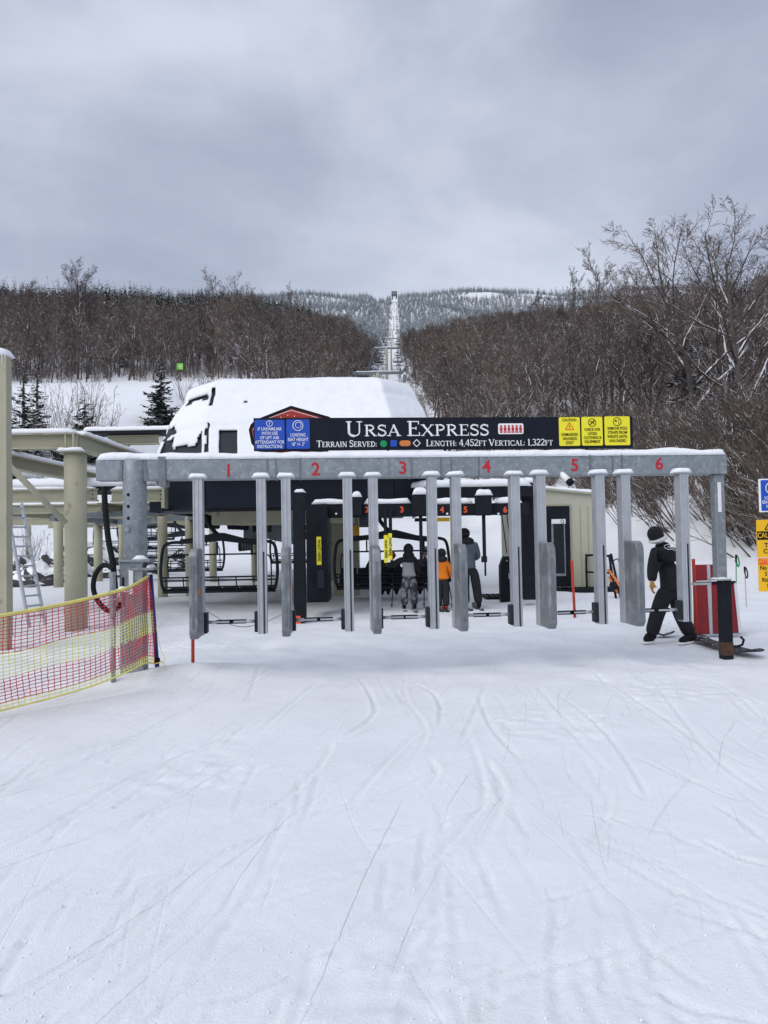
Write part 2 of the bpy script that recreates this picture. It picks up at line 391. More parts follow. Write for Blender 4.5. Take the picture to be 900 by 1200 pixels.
for ang, sx_, sy_, off_, wd_, di, ms in ((-34, 2.6, .30, 3.1, .022, .0050, .7), (-24, 3.6, .38, 9.4, .016, .0036, 1.1), (-12, 4.4, .35, 12.4, .016, .0032, 1.3), (-44, 3.2, .34, 1.9, .020, .0014, .6), (11, 3.4, .26, 5.7, .018, .0018, .9)):
    m1 = nt.nodes.new('ShaderNodeMapping'); m1.vector_type = 'TEXTURE'; m1.inputs['Rotation'].default_value = (0, 0, R(ang)); m1.inputs['Scale'].default_value = (1 / sx_, 1 / sy_, 1); m1.inputs['Location'].default_value = (off_, off_ * .7, 0)
    nt.links.new(tc.outputs['Object'], m1.inputs['Vector'])
    nn_ = nt.nodes.new('ShaderNodeTexNoise'); nn_.noise_dimensions = '2D'; nn_.inputs['Scale'].default_value = 1; nn_.inputs['Detail'].default_value = 1.2; nt.links.new(m1.outputs[0], nn_.inputs['Vector'])
    ab = nt.nodes.new('ShaderNodeMath'); ab.operation = 'SUBTRACT'; ab.inputs[1].default_value = .5; nt.links.new(nn_.outputs['Fac'], ab.inputs[0])
    a2 = nt.nodes.new('ShaderNodeMath'); a2.operation = 'ABSOLUTE'; nt.links.new(ab.outputs[0], a2.inputs[0])
    ln = nt.nodes.new('ShaderNodeMapRange'); ln.inputs[1].default_value = 0; ln.inputs[2].default_value = wd_; ln.inputs[3].default_value = 0; ln.inputs[4].default_value = 1; nt.links.new(a2.outputs[0], ln.inputs[0])
    mk = nt.nodes.new('ShaderNodeTexNoise'); mk.inputs['Scale'].default_value = ms; mk.inputs['Detail'].default_value = 2; nt.links.new(m1.outputs[0], mk.inputs['Vector'])
    mr = nt.nodes.new('ShaderNodeMapRange'); mr.inputs[1].default_value = .50; mr.inputs[2].default_value = .62; nt.links.new(mk.outputs['Fac'], mr.inputs[0])
    iv = nt.nodes.new('ShaderNodeMath'); iv.operation = 'SUBTRACT'; iv.inputs[0].default_value = 1; nt.links.new(ln.outputs[0], iv.inputs[1])
    pr_ = nt.nodes.new('ShaderNodeMath'); pr_.operation = 'MULTIPLY'; nt.links.new(iv.outputs[0], pr_.inputs[0]); nt.links.new(mr.outputs[0], pr_.inputs[1])
    bp = nt.nodes.new('ShaderNodeBump'); bp.invert = True; bp.inputs['Strength'].default_value = 1.0; bp.inputs['Distance'].default_value = di; nt.links.new(pr_.outputs[0], bp.inputs['Height']); nt.links.new(prev.outputs[0], bp.inputs['Normal']); prev = bp
nt.links.new(prev.outputs[0], b.inputs['Normal'])
me.materials.append(gm)
go = bpy.data.objects.new('snow_ground', me); col.objects.link(go); tag(go, 'snow covered ground and hillside with ski tracks', None, None, 'structure')

# ------------------------------------------------------------------ trees
class TreeMesh:
    def __init__(s): s.v = []; s.f = []
    def seg(s, pts, rr, n):
        base = len(s.v); k = len(pts); u = None
        for i, p in enumerate(pts):
            d = pts[min(i + 1, k - 1)] - pts[max(i - 1, 0)]; d.normalize()
            if u is None: u = d.orthogonal().normalized()
            else: u = (u - d * u.dot(d)).normalized()
            w = d.cross(u)
            for j in range(n):
                a = 6.2832 * j / n; s.v.append(tuple(p + (u * math.cos(a) + w * math.sin(a)) * rr[i]))
        for i in range(k - 1):
            for j in range(n):
                a = base + i * n + j; b = base + i * n + (j + 1) % n; s.f.append((a, b, b + n, a + n))
def grow(rg, p, d, L, r, lvl, outs, spec):
    ns = spec['segs'][lvl]; pts = [p.copy()]; rr = [r]; d = d.normalized(); wob = spec['wob'][lvl]; up = spec['up'][lvl]
    tip = .25 if lvl < len(spec['n']) else .5
    for i in range(ns):
        d = (d + V((rg.gauss(0, wob), rg.gauss(0, wob), rg.gauss(0, wob) + up))).normalized()
        p = p + d * (L / ns); pts.append(p.copy()); rr.append(max(spec['rmin'], r * (1 - (1 - tip) * (i + 1) / ns)))
    (outs[0] if lvl == 0 else outs[1] if lvl == 1 else outs[2]).seg(pts, rr, (7, 5, 4, 3, 3)[lvl])
    if lvl >= len(spec['n']): return
    n = spec['n'][lvl]; t0 = spec['t0'][lvl]
    for c in range(n):
        t = t0 + (1 - t0) * (c + rg.random()) / n * .98; f = t * ns; i = min(int(f), ns - 1)
        q = pts[i].lerp(pts[i + 1], f - i); dd = (pts[i + 1] - pts[i]).normalized()
        a = dd.orthogonal().normalized(); a.rotate(Matrix.Rotation(rg.uniform(0, 6.2832) if lvl != 0 else c * 2.4 + rg.uniform(-.5, .5), 3, dd))
        an = R(spec['ang'][lvl] * rg.uniform(.7, 1.25)) * (1.15 - .45 * t if lvl == 0 else 1)
        nd = dd * math.cos(an) + a * math.sin(an)
        l2 = L * spec['len'][lvl] * rg.uniform(.65, 1.15) * ((1.15 - .72 * t) if lvl == 0 else (1.1 - .5 * t))
        grow(rg, q, nd, l2, max(spec['rmin'], rr[i] * spec['rr'][lvl]), lvl + 1, outs, spec)
SPEC = dict(segs=(9, 6, 4, 3, 2), wob=(.05, .10, .10, .12, .12), up=(.03, .11, .07, .04, .02), n=(16, 7, 5, 4), t0=(.20, .2, .15, .1),
            ang=(50, 42, 42, 45), len=(.42, .46, .5, .55), rr=(.52, .55, .55, .6), rmin=.009)
def bare_meshes(name, seed, h, rad, **kw):
    sp = dict(SPEC); sp.update(kw); rg = random.Random(seed); outs = (TreeMesh(), TreeMesh(), TreeMesh())
    grow(rg, V((0, 0, -.4)), V((rg.uniform(-.05, .05), rg.uniform(-.05, .05), 1)), h, rad, 0, outs, sp)
    res = []
    for o, m, nm in zip(outs, ('bark', kw.get('lm', 'limb'), 'twig'), ('trunk', 'limbs', 'crown')):
        me = bpy.data.meshes.new(name + '_' + nm); me.from_pydata(o.v, [], o.f); me.materials.append(M[m]); res.append(me)
    return res
def bare_thing(name, label, meshes, loc, rotz=0, group=None, cat='tree'):
    t = thing(name, label, cat, loc, rotz, group)
    for m, nm in zip(meshes, ('trunk', 'limbs', 'crown')):
        o = bpy.data.objects.new(nm, m); col.objects.link(o); o.parent = t
    return t

def conifer_mesh(seed, h, r, tiers, per, sub=6, droop=.35, gap=.0):
    """needle boughs: each a spine with small needle blades on both sides"""
    rg = random.Random(seed); v = []; f = []
    def quad(a, b, c, d):
        k = len(v); v.extend([tuple(a), tuple(b), tuple(c), tuple(d)]); f.append((k, k + 1, k + 2, k + 3))
    for i in range(tiers):
        t = i / tiers; z = h * (.06 + .94 * t); R_ = r * (1 - t) ** .85 * rg.uniform(.8, 1.1) + .03 * h * .1
        for j in range(max(3, int(per * (1 - t * .6)))):
            if rg.random() < gap: continue
            a = rg.uniform(0, 6.28); rr = R_ * rg.uniform(.6, 1.12); d = V((math.cos(a), math.sin(a), 0)); sd = V((-d.y, d.x, 0))
            p = V((0, 0, z + rg.uniform(-.03, .03) * h)); dz = -droop * rg.uniform(.4, 1.3)
            for k in range(sub):
                u0 = k / sub; u1 = (k + 1.15) / sub
                a0 = p + d * rr * u0 + V((0, 0, dz * rr * u0 + .25 * rr * u0 * u0)); a1 = p + d * rr * u1 + V((0, 0, dz * rr * u1 + .25 * rr * u1 * u1))
                w = rr * .30 * (1 - .55 * u0) * rg.uniform(.6, 1.2)
                for s_ in (-1, 1):
                    o = sd * (s_ * w) + d * w * .6 + V((0, 0, -w * rg.uniform(.1, .6)))
                    quad(a0, a1, a1 + o * .6, a0 + o)
    return v, f
def conifer_thing(name, label, seed, h, r, loc, m, group=None, tiers=26, per=11, **kw):
    t = thing(name, label, 'tree', loc, 0, group)
    v, f = conifer_mesh(seed, h, r, tiers, per, **kw); mb = MB(); mb.v = v; mb.f = f; mb.build('crown', m, t)
    MB().tube([(0, 0, -.5), (0, 0, h * .5), (0, 0, h)], [h * .02, h * .012, .01], 6).build('trunk', 'bark', t)
    return t

var = [bare_meshes('wood_tree%d' % i, 100 + i, rnd.uniform(11.5, 13.8), rnd.uniform(.10, .15), **(dict(t0=(.42, .2, .15, .1), n=(13, 7, 6, 4), ang=(38, 38, 40, 45)) if i % 3 else {})) for i in range(6)]
GL = 'bare trees of the wood left of the lift line'; GR = 'bare trees of the wood right of the lift line'
LL = 'slender bare brown tree in the dense wood left of the lift line'; LR = 'slender bare brown tree in the dense wood right of the lift line'
protoL = [bare_thing('bare_tree', LL, v, (0, 0, 0), 0, GL) for v in var]
used = set()
def clear(x, Y, pad=0):
    a = float(axis(Y)); lf = 7.5 + 1.5 * float(sstep(150, 400, Y)) - 3.2 * float(sstep(550, 900, Y)); rf = 9.2 - 3.4 * float(sstep(130, 330, Y))
    if a - lf - pad < x < a + rf + pad: return True
    if x < -9 and 20 < Y < 118 + (x + 40) * .12: return True
    return False
tr_r = random.Random(11); cnt = 0; placed = []
cand = []
for _ in range(60000):
    Yt = tr_r.uniform(40, 176); xt = tr_r.uniform(-.64, .62) * Yt
    if clear(xt, Yt): continue
    if xt > 0 and Yt < 46 + max(0, 12 - xt) * 2: continue
    cand.append((Yt, xt))
cand.sort(key=lambda c: c[0])
cells = {}
for Yt, xt in cand:
    sp = 3.4 if Yt < 90 else 4.6
    k = (int(xt // 5), int(Yt // 5)); ok = True
    for a in (-1, 0, 1):
        for b_ in (-1, 0, 1):
            for (px_, py_) in cells.get((k[0] + a, k[1] + b_), ()):
                if (px_ - xt) ** 2 + (py_ - Yt) ** 2 < sp * sp: ok = False
    if not ok: continue
    cells.setdefault(k, []).append((xt, Yt)); placed.append((xt, Yt))
placed.sort(key=lambda p: p[1])
left = [p for p in placed if p[0] < axis(p[1])][:115]; right = [p for p in placed if p[0] > axis(p[1])][:165]
taken = set(left) | set(right); extra = [p for p in placed if p not in taken]
for lst, lab, grp in ((left, LL, GL), (right, LR, GR)):
    for (xt, Yt) in lst:
        i = tr_r.randrange(6); s_ = tr_r.uniform(.70, 1.26) if xt < 0 else tr_r.uniform(.78, 1.18); 
        if xt > 0 and Yt < 75: s_ *= .66 + .26 * (Yt - 40) / 35
        elif xt > 0: s_ *= .92
        if xt < 0: s_ *= (1.03 if xt > -.26 * Yt else .86)
        loc = (xt, Yt, Hs(xt, Yt) - .2); rz = tr_r.uniform(0, 6.28); sca = (s_ * .95, s_ * .95, s_ * tr_r.uniform(.92, 1.12))
        tl = (tr_r.gauss(0, .03), tr_r.gauss(0, .03))
        if i not in used and lab == LL:
            used.add(i); o = protoL[i]; o.location = loc; o.rotation_euler = (tl[0], tl[1], rz); o.scale = sca
        else:
            copy_thing(protoL[i], loc, rz, sca, lab, grp, tl)

# trees one can single out
def special(name, label, seed, h, rad, px, d, base=None, rz=0, **kw):
    p = P(px, 600, d); z = Hs(p.x, p.y) - .2
    return bare_thing(name, label, bare_meshes(name + str(seed), seed, h, rad, **kw), (p.x, p.y, z), rz)
big = dict(n=(13, 8, 7, 4), t0=(.24, .2, .15, .1), len=(.72, .50, .50, .55), ang=(48, 42, 42, 44), wob=(.06, .11, .10, .10, .10), up=(.03, .09, .05, .02, .0), rmin=.0085)
fan = dict(n=(15, 9, 7, 4), t0=(.42, .2, .12, .1), len=(.52, .52, .5, .55), ang=(44, 42, 42, 42), wob=(.04, .09, .10, .10, .10), up=(.03, .08, .05, .02, .0), rmin=.013)
special('bare_tree', 'big spreading bare tree with snow on its limbs, rising highest over the right gate post', 31, 11.2, .21, 822, 40, **big)
special('bare_tree', 'tall bare tree at the right edge of the photo with crooked snowy limbs', 32, 11.0, .2, 884, 38, **big)
special('bare_tree', 'low bare tree with long snowy branches just left of the biggest tree', 33, 8.0, .14, 770, 46, **big)
special('bare_tree', 'tall bare tree with a wide fan crown standing above the wood at left', 34, 17.3, .25, 92, 132, **fan)
special('bare_tree', 'gnarled bare tree with broken top at the far left of the wood', 35, 16.0, .22, 30, 128, **dict(fan, t0=(.35, .2, .12, .1), len=(.34, .45, .5, .5), n=(12, 6, 5, 4)))
special('bare_tree', 'smaller bare tree with rounded crown right of the tall fan crowned tree', 36, 14.5, .18, 140, 140, **dict(fan, len=(.34, .5, .5, .5)))
special('bare_tree', 'bare tree with bright snow lined limbs above the left part of the station roof', 37, 10.8, .2, 285, 112, **dict(fan, t0=(.25, .2, .12, .1), len=(.55, .5, .5, .5)))
special('bare_tree', 'wide round bare tree with snow lined limbs at the right edge of the lift line', 38, 11, .2, 528, 98, **dict(fan, t0=(.2, .2, .12, .1), len=(.55, .5, .5, .5), ang=(48, 34, 36, 40)))
special('bare_tree', 'tall bare tree above the wood just left of the lift line', 39, 11, .18, 350, 118, **dict(fan, t0=(.3, .2, .12, .1)))
special('bare_tree', 'grey bare tree with a rounded crown above the middle of the station roof', 40, 11, .18, 318, 126, **dict(fan, t0=(.3, .2, .12, .1)))

special('bare_tree', 'slender bare tree between the two biggest trees at the right edge', 41, 9.8, .15, 852, 43, **big)
special('bare_tree', 'bare tree whose crown reaches furthest left of the big trees at right', 42, 9.4, .15, 735, 52, **big)

for i_, (px_, d_, h_) in enumerate(((505, 92, 9.5), (556, 84, 9), (600, 70, 8.5), (648, 62, 8.5), (690, 56, 8), (622, 95, 10), (580, 110, 11), (712, 68, 9.5))):
    o_ = special('snowy_tree', 'x', 50 + i_, h_, .17, px_, d_, **dict(big, n=(12, 6, 5, 3)))
    o_['label'] = 'dark bare tree with snowy limbs fronting the wood right of the lift line'; o_['group'] = 'snow lined trees at the front of the right wood'

# conifers one can single out
def con(px, d, h, r, label, m='needle', seed=1, **kw):
    p = P(px, 600, d); conifer_thing('spruce', label, seed, h, r, (p.x, p.y, Hs(p.x, p.y) - .1), m, **kw)
con(190, 62, 6.5, 1.9, 'lone dark spruce dusted with snow on the slope left of the station roof', 'needle', 1, tiers=30, per=12, sub=7)
con(100, 52, 5.0, 1.9, 'bushy green spruce behind bare saplings above the beige beams', 'needle', 2, tiers=20, per=12)
con(28, 50, 8.0, 1.4, 'narrow dark pine beside the leftmost beige column', 'needle', 3, tiers=30, per=12, gap=.2)
con(44, 53, 7.4, 1.3, 'thin dark pine just right of the narrow pine at left', 'needle', 4, tiers=28, per=12, gap=.2)
con(10, 47, 7.0, 1.3, 'dark pine partly behind the leftmost beige column', 'needle', 5, tiers=28, per=12, gap=.2)
con(592, 74, 5.5, 1.0, 'small snow laden spruce behind the black lift sign', 'needlesnow', 6, tiers=20, per=9)
con(806, 46, 9.5, 2.0, 'snow laden spruce standing behind the biggest bare tree', 'needlesnow', 7, tiers=24, per=10)

# shrubs
def shrub_mesh(seed, h, n, lean=0.0):
    rg = random.Random(seed); o = TreeMesh()
    sp = dict(segs=(5, 3, 2), wob=(.10, .16, .2), up=(.03, .03, .02), n=(5, 3), t0=(.3, .2), ang=(28, 35), len=(.42, .5), rr=(.5, .6), rmin=.006)
    for i in range(n):
        a = rg.uniform(0, 6.28); p = V((math.cos(a), math.sin(a), 0)) * rg.uniform(0, .6)
        grow(rg, p + V((0, 0, -.2)), V((p.x * .5 - lean + rg.gauss(0, .22), p.y * .5 + rg.gauss(0, .22), 1)), h * rg.uniform(.6, 1.15), rg.uniform(.012, .024), 0, (o, o, o), sp)
    me = bpy.data.meshes.new('shrub'); me.from_pydata(o.v, [], o.f); me.materials.append(M['shrub']); return me
sh = [shrub_mesh(i, 2.9, 22, .35) for i in range(4)]
k = 0; tries = 0; srnd = random.Random(5)
while k < 230 and tries < 20000:
    tries += 1
    Yt = srnd.uniform(21, 52); xt = srnd.uniform(.19, .64) * Yt; zt_ = Hs(xt, Yt)
    qx = 450 + 900 * xt / Yt; qy = 629 - .0178 * (qx - 450) - 900 * (zt_ - 1.6) / Yt
    if qy > float(np.interp(qx, (640, 650, 720, 780, 860, 1000), (560, 578, 600, 626, 654, 680))): continue
    o = bpy.data.objects.new('bare_shrub', sh[srnd.randrange(4)]); col.objects.link(o); s_ = srnd.uniform(.7, 1.25)
    o.location = (xt, Yt, Hs(xt, Yt) - .1); o.rotation_euler = (srnd.gauss(0, .08), srnd.gauss(-.12, .08), srnd.uniform(-.6, .6)); o.scale = (s_,) * 3
    tag(o, 'thicket of thin bare leaning stems on the snow bank right of the hut', 'shrub', 'bare shrubs on the right snow bank'); k += 1
sh2 = [shrub_mesh(20 + i, 3.6, 9, 0) for i in range(3)]
for i, (px_, d_, s_) in enumerate([(58, 50, 1.2), (72, 52, 1.3), (84, 50, 1.1), (96, 54, 1.5), (112, 52, 1.4), (124, 55, 1.1), (64, 56, 1.3), (104, 58, 1.2), (22, 54, 1.3), (230, 66, 1.2), (244, 72, 1.3), (50, 47, .9), (216, 72, 1.2)]):
    p = P(px_, 600, d_); o = bpy.data.objects.new('sapling', sh2[i % 3]); col.objects.link(o); o.location = (p.x, p.y, Hs(p.x, p.y) - .1); o.scale = (s_ * .8, s_ * .8, s_); o.rotation_euler.z = i
    tag(o, 'slender bare sapling on the open snow slope at left, behind the beige beams', 'sapling', 'bare saplings on the left slope')
for i, (px_, d_, s_) in enumerate([(472, 95, .6), (478, 110, .6), (485, 120, .7), (500, 88, .7), (40, 31, .5), (34, 33, .5)]):
    p = P(px_, 600, d_); o = bpy.data.objects.new('twiggy_bush', sh2[i % 3]); col.objects.link(o); o.location = (p.x, p.y, Hs(p.x, p.y) - .1); o.scale = (s_,) * 3; o.rotation_euler.z = i
    tag(o, 'small twiggy bush poking out of the snow of the lift line' if i < 4 else 'small twiggy bush under the beige beams at left', 'bush', 'twiggy bushes')

# the far woods: many trees that read as masses
def scatter(name, label, srcs, pts):
    me = bpy.data.meshes.new(name); me.vertices.add(len(pts))
    me.vertices.foreach_set('co', np.array([p[:3] for p in pts], np.float32).ravel())
    for an, idx, ty in (('rz', 3, 'FLOAT'), ('sc', 4, 'FLOAT'), ('idx', 5, 'INT')):
        at = me.attributes.new(an, ty, 'POINT')
        at.data.foreach_set('value', np.array([p[idx] for p in pts], np.float32 if ty == 'FLOAT' else np.int32))
    o = bpy.data.objects.new(name, me); col.objects.link(o); tag(o, label, None, None, 'stuff')
    ng = bpy.data.node_groups.new(name, 'GeometryNodeTree')
    ng.interface.new_socket('Geometry', in_out='INPUT', socket_type='NodeSocketGeometry'); ng.interface.new_socket('Geometry', in_out='OUTPUT', socket_type='NodeSocketGeometry')
    n = ng.nodes; l = ng.links; gi = n.new('NodeGroupInput'); gout = n.new('NodeGroupOutput')
    src = n.new('GeometryNodeGeometryToInstance')
    for s_ in reversed(srcs):
        oi = n.new('GeometryNodeObjectInfo'); oi.inputs['Object'].default_value = s_; oi.inputs['As Instance'].default_value = False
        g2 = n.new('GeometryNodeGeometryToInstance'); l.new(oi.outputs['Geometry'], g2.inputs[0])
        l.new(g2.outputs[0], src.inputs[0]) if False else None
        srcs_nodes.setdefault(name, []).append(g2)
    jn = n.new('GeometryNodeJoinGeometry')
    for g2 in srcs_nodes[name]: l.new(g2.outputs[0], jn.inputs[0])
    ip = n.new('GeometryNodeInstanceOnPoints'); l.new(gi.outputs[0], ip.inputs['Points']); l.new(jn.outputs[0], ip.inputs['Instance']); ip.inputs['Pick Instance'].default_value = True
    def attr(a, ty):
        k_ = n.new('GeometryNodeInputNamedAttribute'); k_.data_type = ty; k_.inputs['Name'].default_value = a; return k_.outputs['Attribute']
    l.new(attr('idx', 'INT'), ip.inputs['Instance Index'])
    cx = n.new('ShaderNodeCombineXYZ'); l.new(attr('rz', 'FLOAT'), cx.inputs['Z']); l.new(cx.outputs[0], ip.inputs['Rotation'])
    l.new(attr('sc', 'FLOAT'), ip.inputs['Scale']); l.new(ip.outputs[0], gout.inputs[0])
    md = o.modifiers.new('scatter', 'NODES'); md.node_group = ng
    return o
srcs_nodes = {}
def crumb_src(seed):
    mb = MB().ball((0, 0, .004), (.011, .009, .007), 7, 5); mb.v = [tuple(V(p) * (1 + .5 * noise.noise(V(p) * 120 + V((seed, 0, 0))))) for p in mb.v]
    return bpy.data.objects.new('crumb_source', mb.mesh('crumb', 'snow', smooth=True))
cr_ = random.Random(9); cpts = []
for _ in range(3200):
    y_ = 2.2 + 9.5 * cr_.random() ** 1.4; x_ = cr_.uniform(-.58, .6) * y_
    if noise.noise(V((x_ * .9, y_ * .9, 3))) < -.02 and cr_.random() < .85: continue
    i_ = int(np.searchsorted(xs, x_)); j_ = int(np.searchsorted(ys, y_))
    cpts.append((float(xs[i_]), float(ys[j_]), float(Z[j_, i_]), cr_.uniform(0, 6.28), cr_.uniform(.3, 1.0) ** 3 * .55 + .10, cr_.randrange(3)))
scatter('snow_crumbs', 'small loose crumbs of snow on the packed surface', [crumb_src(i * 5.5) for i in range(3)], cpts)
def joined_bare(seed, h, rad, **kw):
    sp = dict(SPEC); sp.update(kw); rg = random.Random(seed); o = TreeMesh()
    grow(rg, V((0, 0, -.4)), V((0, 0, 1)), h, rad, 0, (o, o, o), sp)
    me = bpy.data.meshes.new('far_tree'); me.from_pydata(o.v, [], o.f); me.materials.append(M['twig'])
    return bpy.data.objects.new('far_tree', me)
far = [joined_bare(300 + i, 12.5, .13, n=(15, 6, 5, 3), segs=(5, 3, 2, 2, 1), rmin=.022) for i in range(5)]
def con_src(seed, m, h=10, r=1.7, tiers=13, per=8, sub=2):
    v, f = conifer_mesh(seed, h, r, tiers, per, sub=sub, droop=.5); k_ = len(v)
    me = bpy.data.meshes.new('far_conifer'); me.from_pydata(v, [], f); me.materials.append(M[m]); return bpy.data.objects.new('far_conifer', me)
conD = [con_src(400 + i, 'needle') for i in range(3)]; conF = [con_src(410 + i, 'needlefrost') for i in range(4)]
bare_pts = []; cd_pts = []; cf_pts = []
fr = random.Random(21)
for (xt, Yt) in extra: bare_pts.append((xt, Yt, Hs(xt, Yt) - .3, fr.uniform(0, 6.28), fr.uniform(.85, 1.15), fr.randrange(5)))
def far_pt(xt, Yt):
    a = math.atan2(xt, Yt)
    # open pistes high on the mountain; first one enlarged to imitate a sunlit patch
    for (cx_, cy_, rx_, ry_, sl) in ((268, 1180, 66, 70, -.9), (150, 1165, 40, 34, -.4), (92, 1170, 26, 30, 0), (-60, 1150, 20, 22, 0), (330, 1080, 40, 26, 0)):
        dx = xt - cx_; dy = (Yt - cy_) - sl * dx * .0
        if (dx / rx_) ** 2 + (dy / ry_) ** 2 < 1: return
    z = Hs(xt, Yt)
    mix = fr.random(); hi = Yt + 60 * math.sin(xt * .02 + 1) + 40 * math.sin(xt * .05)
    pc = max(.10 * float(sstep(220, 330, Yt)), float(sstep(360, 600, hi))) if xt > -60 else float(sstep(310, 400, Yt + 25 * math.sin(xt * .06)))
    if xt < -60 and Yt < 760: dark = True
    else: dark = False
    if mix < max(pc, .03):
        s_ = fr.uniform(.7, 1.35)
        (cd_pts if dark else cf_pts).append((xt, Yt, z - .3, fr.uniform(0, 6.28), s_ * (1.75 if dark else 1.05), fr.randrange(3 if dark else 4)))
    else:
        bare_pts.append((xt, Yt, z - .3, fr.uniform(0, 6.28), fr.uniform(.8, 1.15), fr.randrange(5)))
Yt = 176.0
while Yt < 1390:
    stp = 4.6 + Yt * .0022
    xt = -.68 * Yt
    while xt < .66 * Yt:
        xx = xt + fr.uniform(-.45, .45) * stp; yy_ = Yt + fr.uniform(-.45, .45) * stp
        if not clear(xx, yy_): far_pt(xx, yy_)
        xt += stp
    Yt += stp
un = []
for _ in range(5200):
    Yu = 45 + 260 * fr.random() ** 1.3; xu = fr.uniform(-.66, .64) * Yu
    if clear(xu, Yu) or (xu < 0 and Yu < 118): continue
    un.append((xu, Yu, Hs(xu, Yu) - .1, fr.uniform(0, 6.28), fr.uniform(.4, .85), fr.randrange(4)))
for _ in range(1500):
    Yu = fr.uniform(130, 1200); au = float(axis(Yu)); xu = au + fr.choice((-1, 1)) * (8 - 5.5 * fr.random() ** 1.5)
    un.append((xu, Yu, Hs(xu, Yu) - .1, fr.uniform(0, 6.28), fr.uniform(.25, .6), fr.randrange(4)))
usrc = []
for i in range(4):
    um = shrub_mesh(50 + i, 3.4, 14, 0); um.materials.clear(); um.materials.append(M['twig']); usrc.append(bpy.data.objects.new('undergrowth_source', um))
scatter('undergrowth', 'brown leafless undergrowth on the floor of the woods', usrc, un)
scatter('bare_woodland', 'brown bare woodland covering the hillside behind', far, bare_pts)
scatter('conifer_ridge', 'dark spruces along the ridge at left', conD, cd_pts)
scatter('frosted_conifer_forest', 'frosted conifers covering the summit slopes', conF, cf_pts)

# ------------------------------------------------------------------ lane gate
GA = P(115, 553, 9.17); GBp = P(847, 545, 9.86)
TH = math.atan2(GBp.y - GA.y, GBp.x - GA.x)
GO = V(((GA.x + GBp.x) / 2, (GA.y + GBp.y) / 2, 0))
gu = V((math.cos(TH), math.sin(TH), 0)); gn = V((-math.sin(TH), math.cos(TH), 0))
def gl(px, py, off=0.0):
    """photo point on the gate plane (shifted by off away from the viewer) -> local x, z"""
    r = ray(px, py); o = GO + gn * off; t = (o - CAM).dot(gn) / r.dot(gn); p = CAM + r * t
    return (p - GO).dot(gu), p.z
gate = thing('lane_gate', 'grey galvanised steel gantry across the snow with six numbered skier lanes', 'gate', GO, TH)
xl, _ = gl(115, 553); xr, _ = gl(847, 545)
zb = (gl(200, 564)[1] + gl(800, 556)[1]) / 2; zt = zb + .25
beam = MB().box(((xl + xr) / 2, 0, (zb + zt) / 2), (xr - xl, .22, zt - zb)).build('gantry_beam', 'galv', gate, bevel=.012)
mb = MB(); mb.snowcap((xl, 0, zt), (xr, 0, zt), .22, .085, 3, .012, .05); mb.build('snow', 'snow', beam, smooth=True)
for px_ in (197,):
    x_ = gl(px_ - 5, 555)[0]; MB().box((x_, 0, (zb + zt) / 2 - .02), (.09, .25, zt - zb + .10)).build('beam_strap', 'galvdark', beam, bevel=.004)
for px_ in (314, 324, 352, 481, 515, 527, 559, 688, 714, 725):
    x_ = gl(px_, 552)[0]; MB().box((x_, 0, (zb + zt) / 2), (.018, .236, zt - zb + .012)).build('beam_clamp', 'galvdark', beam)
for n_, px_ in zip('123456', (269, 370, 471, 568, 670, 768)):
    x_, z_ = gl(px_, 553 - (px_ - 269) * .0158)
    text(n_, .215, 'redpaint', beam, (x_, -.1125, z_), 'number', .02)
# left end post
xp = gl(158, 600, -.05)[0]
pl = MB().tube([(xp, -.04, 1.05), (xp, -.04, zb + .0), (xp, -.04, zt - .01)], .138, 20).build('end_post', 'galv', gate, smooth=False)
for o_ in (pl,): 
    md = o_.modifiers.new('b', 'BEVEL'); md.width = .004; md.limit_method = 'ANGLE'; md.angle_limit = R(50)
    o_.data.polygons.foreach_set('use_smooth', [len(p_.vertices) == 4 for p_ in o_.data.polygons])
mb = MB()
for zz_ in (2.15, 2.01, 1.87): mb.tube([(xp - .045, -.04 - .134, zz_), (xp - .045, -.04 - .128, zz_)], .020, 12)
mb.build('bolt_hole', 'inkblack', pl)
mb = MB(); mb.tube([(xp - .05, -.175, 1.74), (xp - .05, -.21, 1.74)], .026, 6).tube([(xp - .05, -.17, 1.74), (xp - .05, -.182, 1.74)], .038, 12); mb.build('bolt', 'galv', pl)
for s_ in (-1, 1):
    MB().prism([(0, 0), (.05, 0), (.02, .25), (0, .25)] if s_ > 0 else [(0, 0), (0, .25), (-.02, .25), (-.05, 0)], (xp + s_ * .128, -.112, zb - .01), (1, 0, 0), (0, 0, 1), .008).build('gusset', 'galvdark', pl)
slv = MB().box((xp - .02, -.04, .65), (.27, .27, 1.42)).build('post_sleeve', 'galv', gate, bevel=.01)
MB().box((xp + .02, -.04, 1.37), (.36, .34, .03)).build('flange', 'galv', slv, bevel=.004)
MB().box((xp + .11, -.04, 1.27), (.26, .30, .03)).build('flange', 'galv', slv, bevel=.004)
MB().snowcap((xp - .02, -.12, 1.385), (xp + .17, -.12, 1.385), .14, .05, 8).build('snow', 'snow', slv, smooth=True)
MB().snowcap((xp + .14, -.04, 1.285), (xp + .22, -.04, 1.285), .26, .04, 9).build('snow', 'snow', slv, smooth=True)
MB().box((xp - .02, -.180, 1.12), (.05, .006, .28)).build('reflective_label', 'white', slv)
MB().box((xp - .11, -.179, 1.06), (.022, .006, .24)).build('slot', 'inkblack', slv)
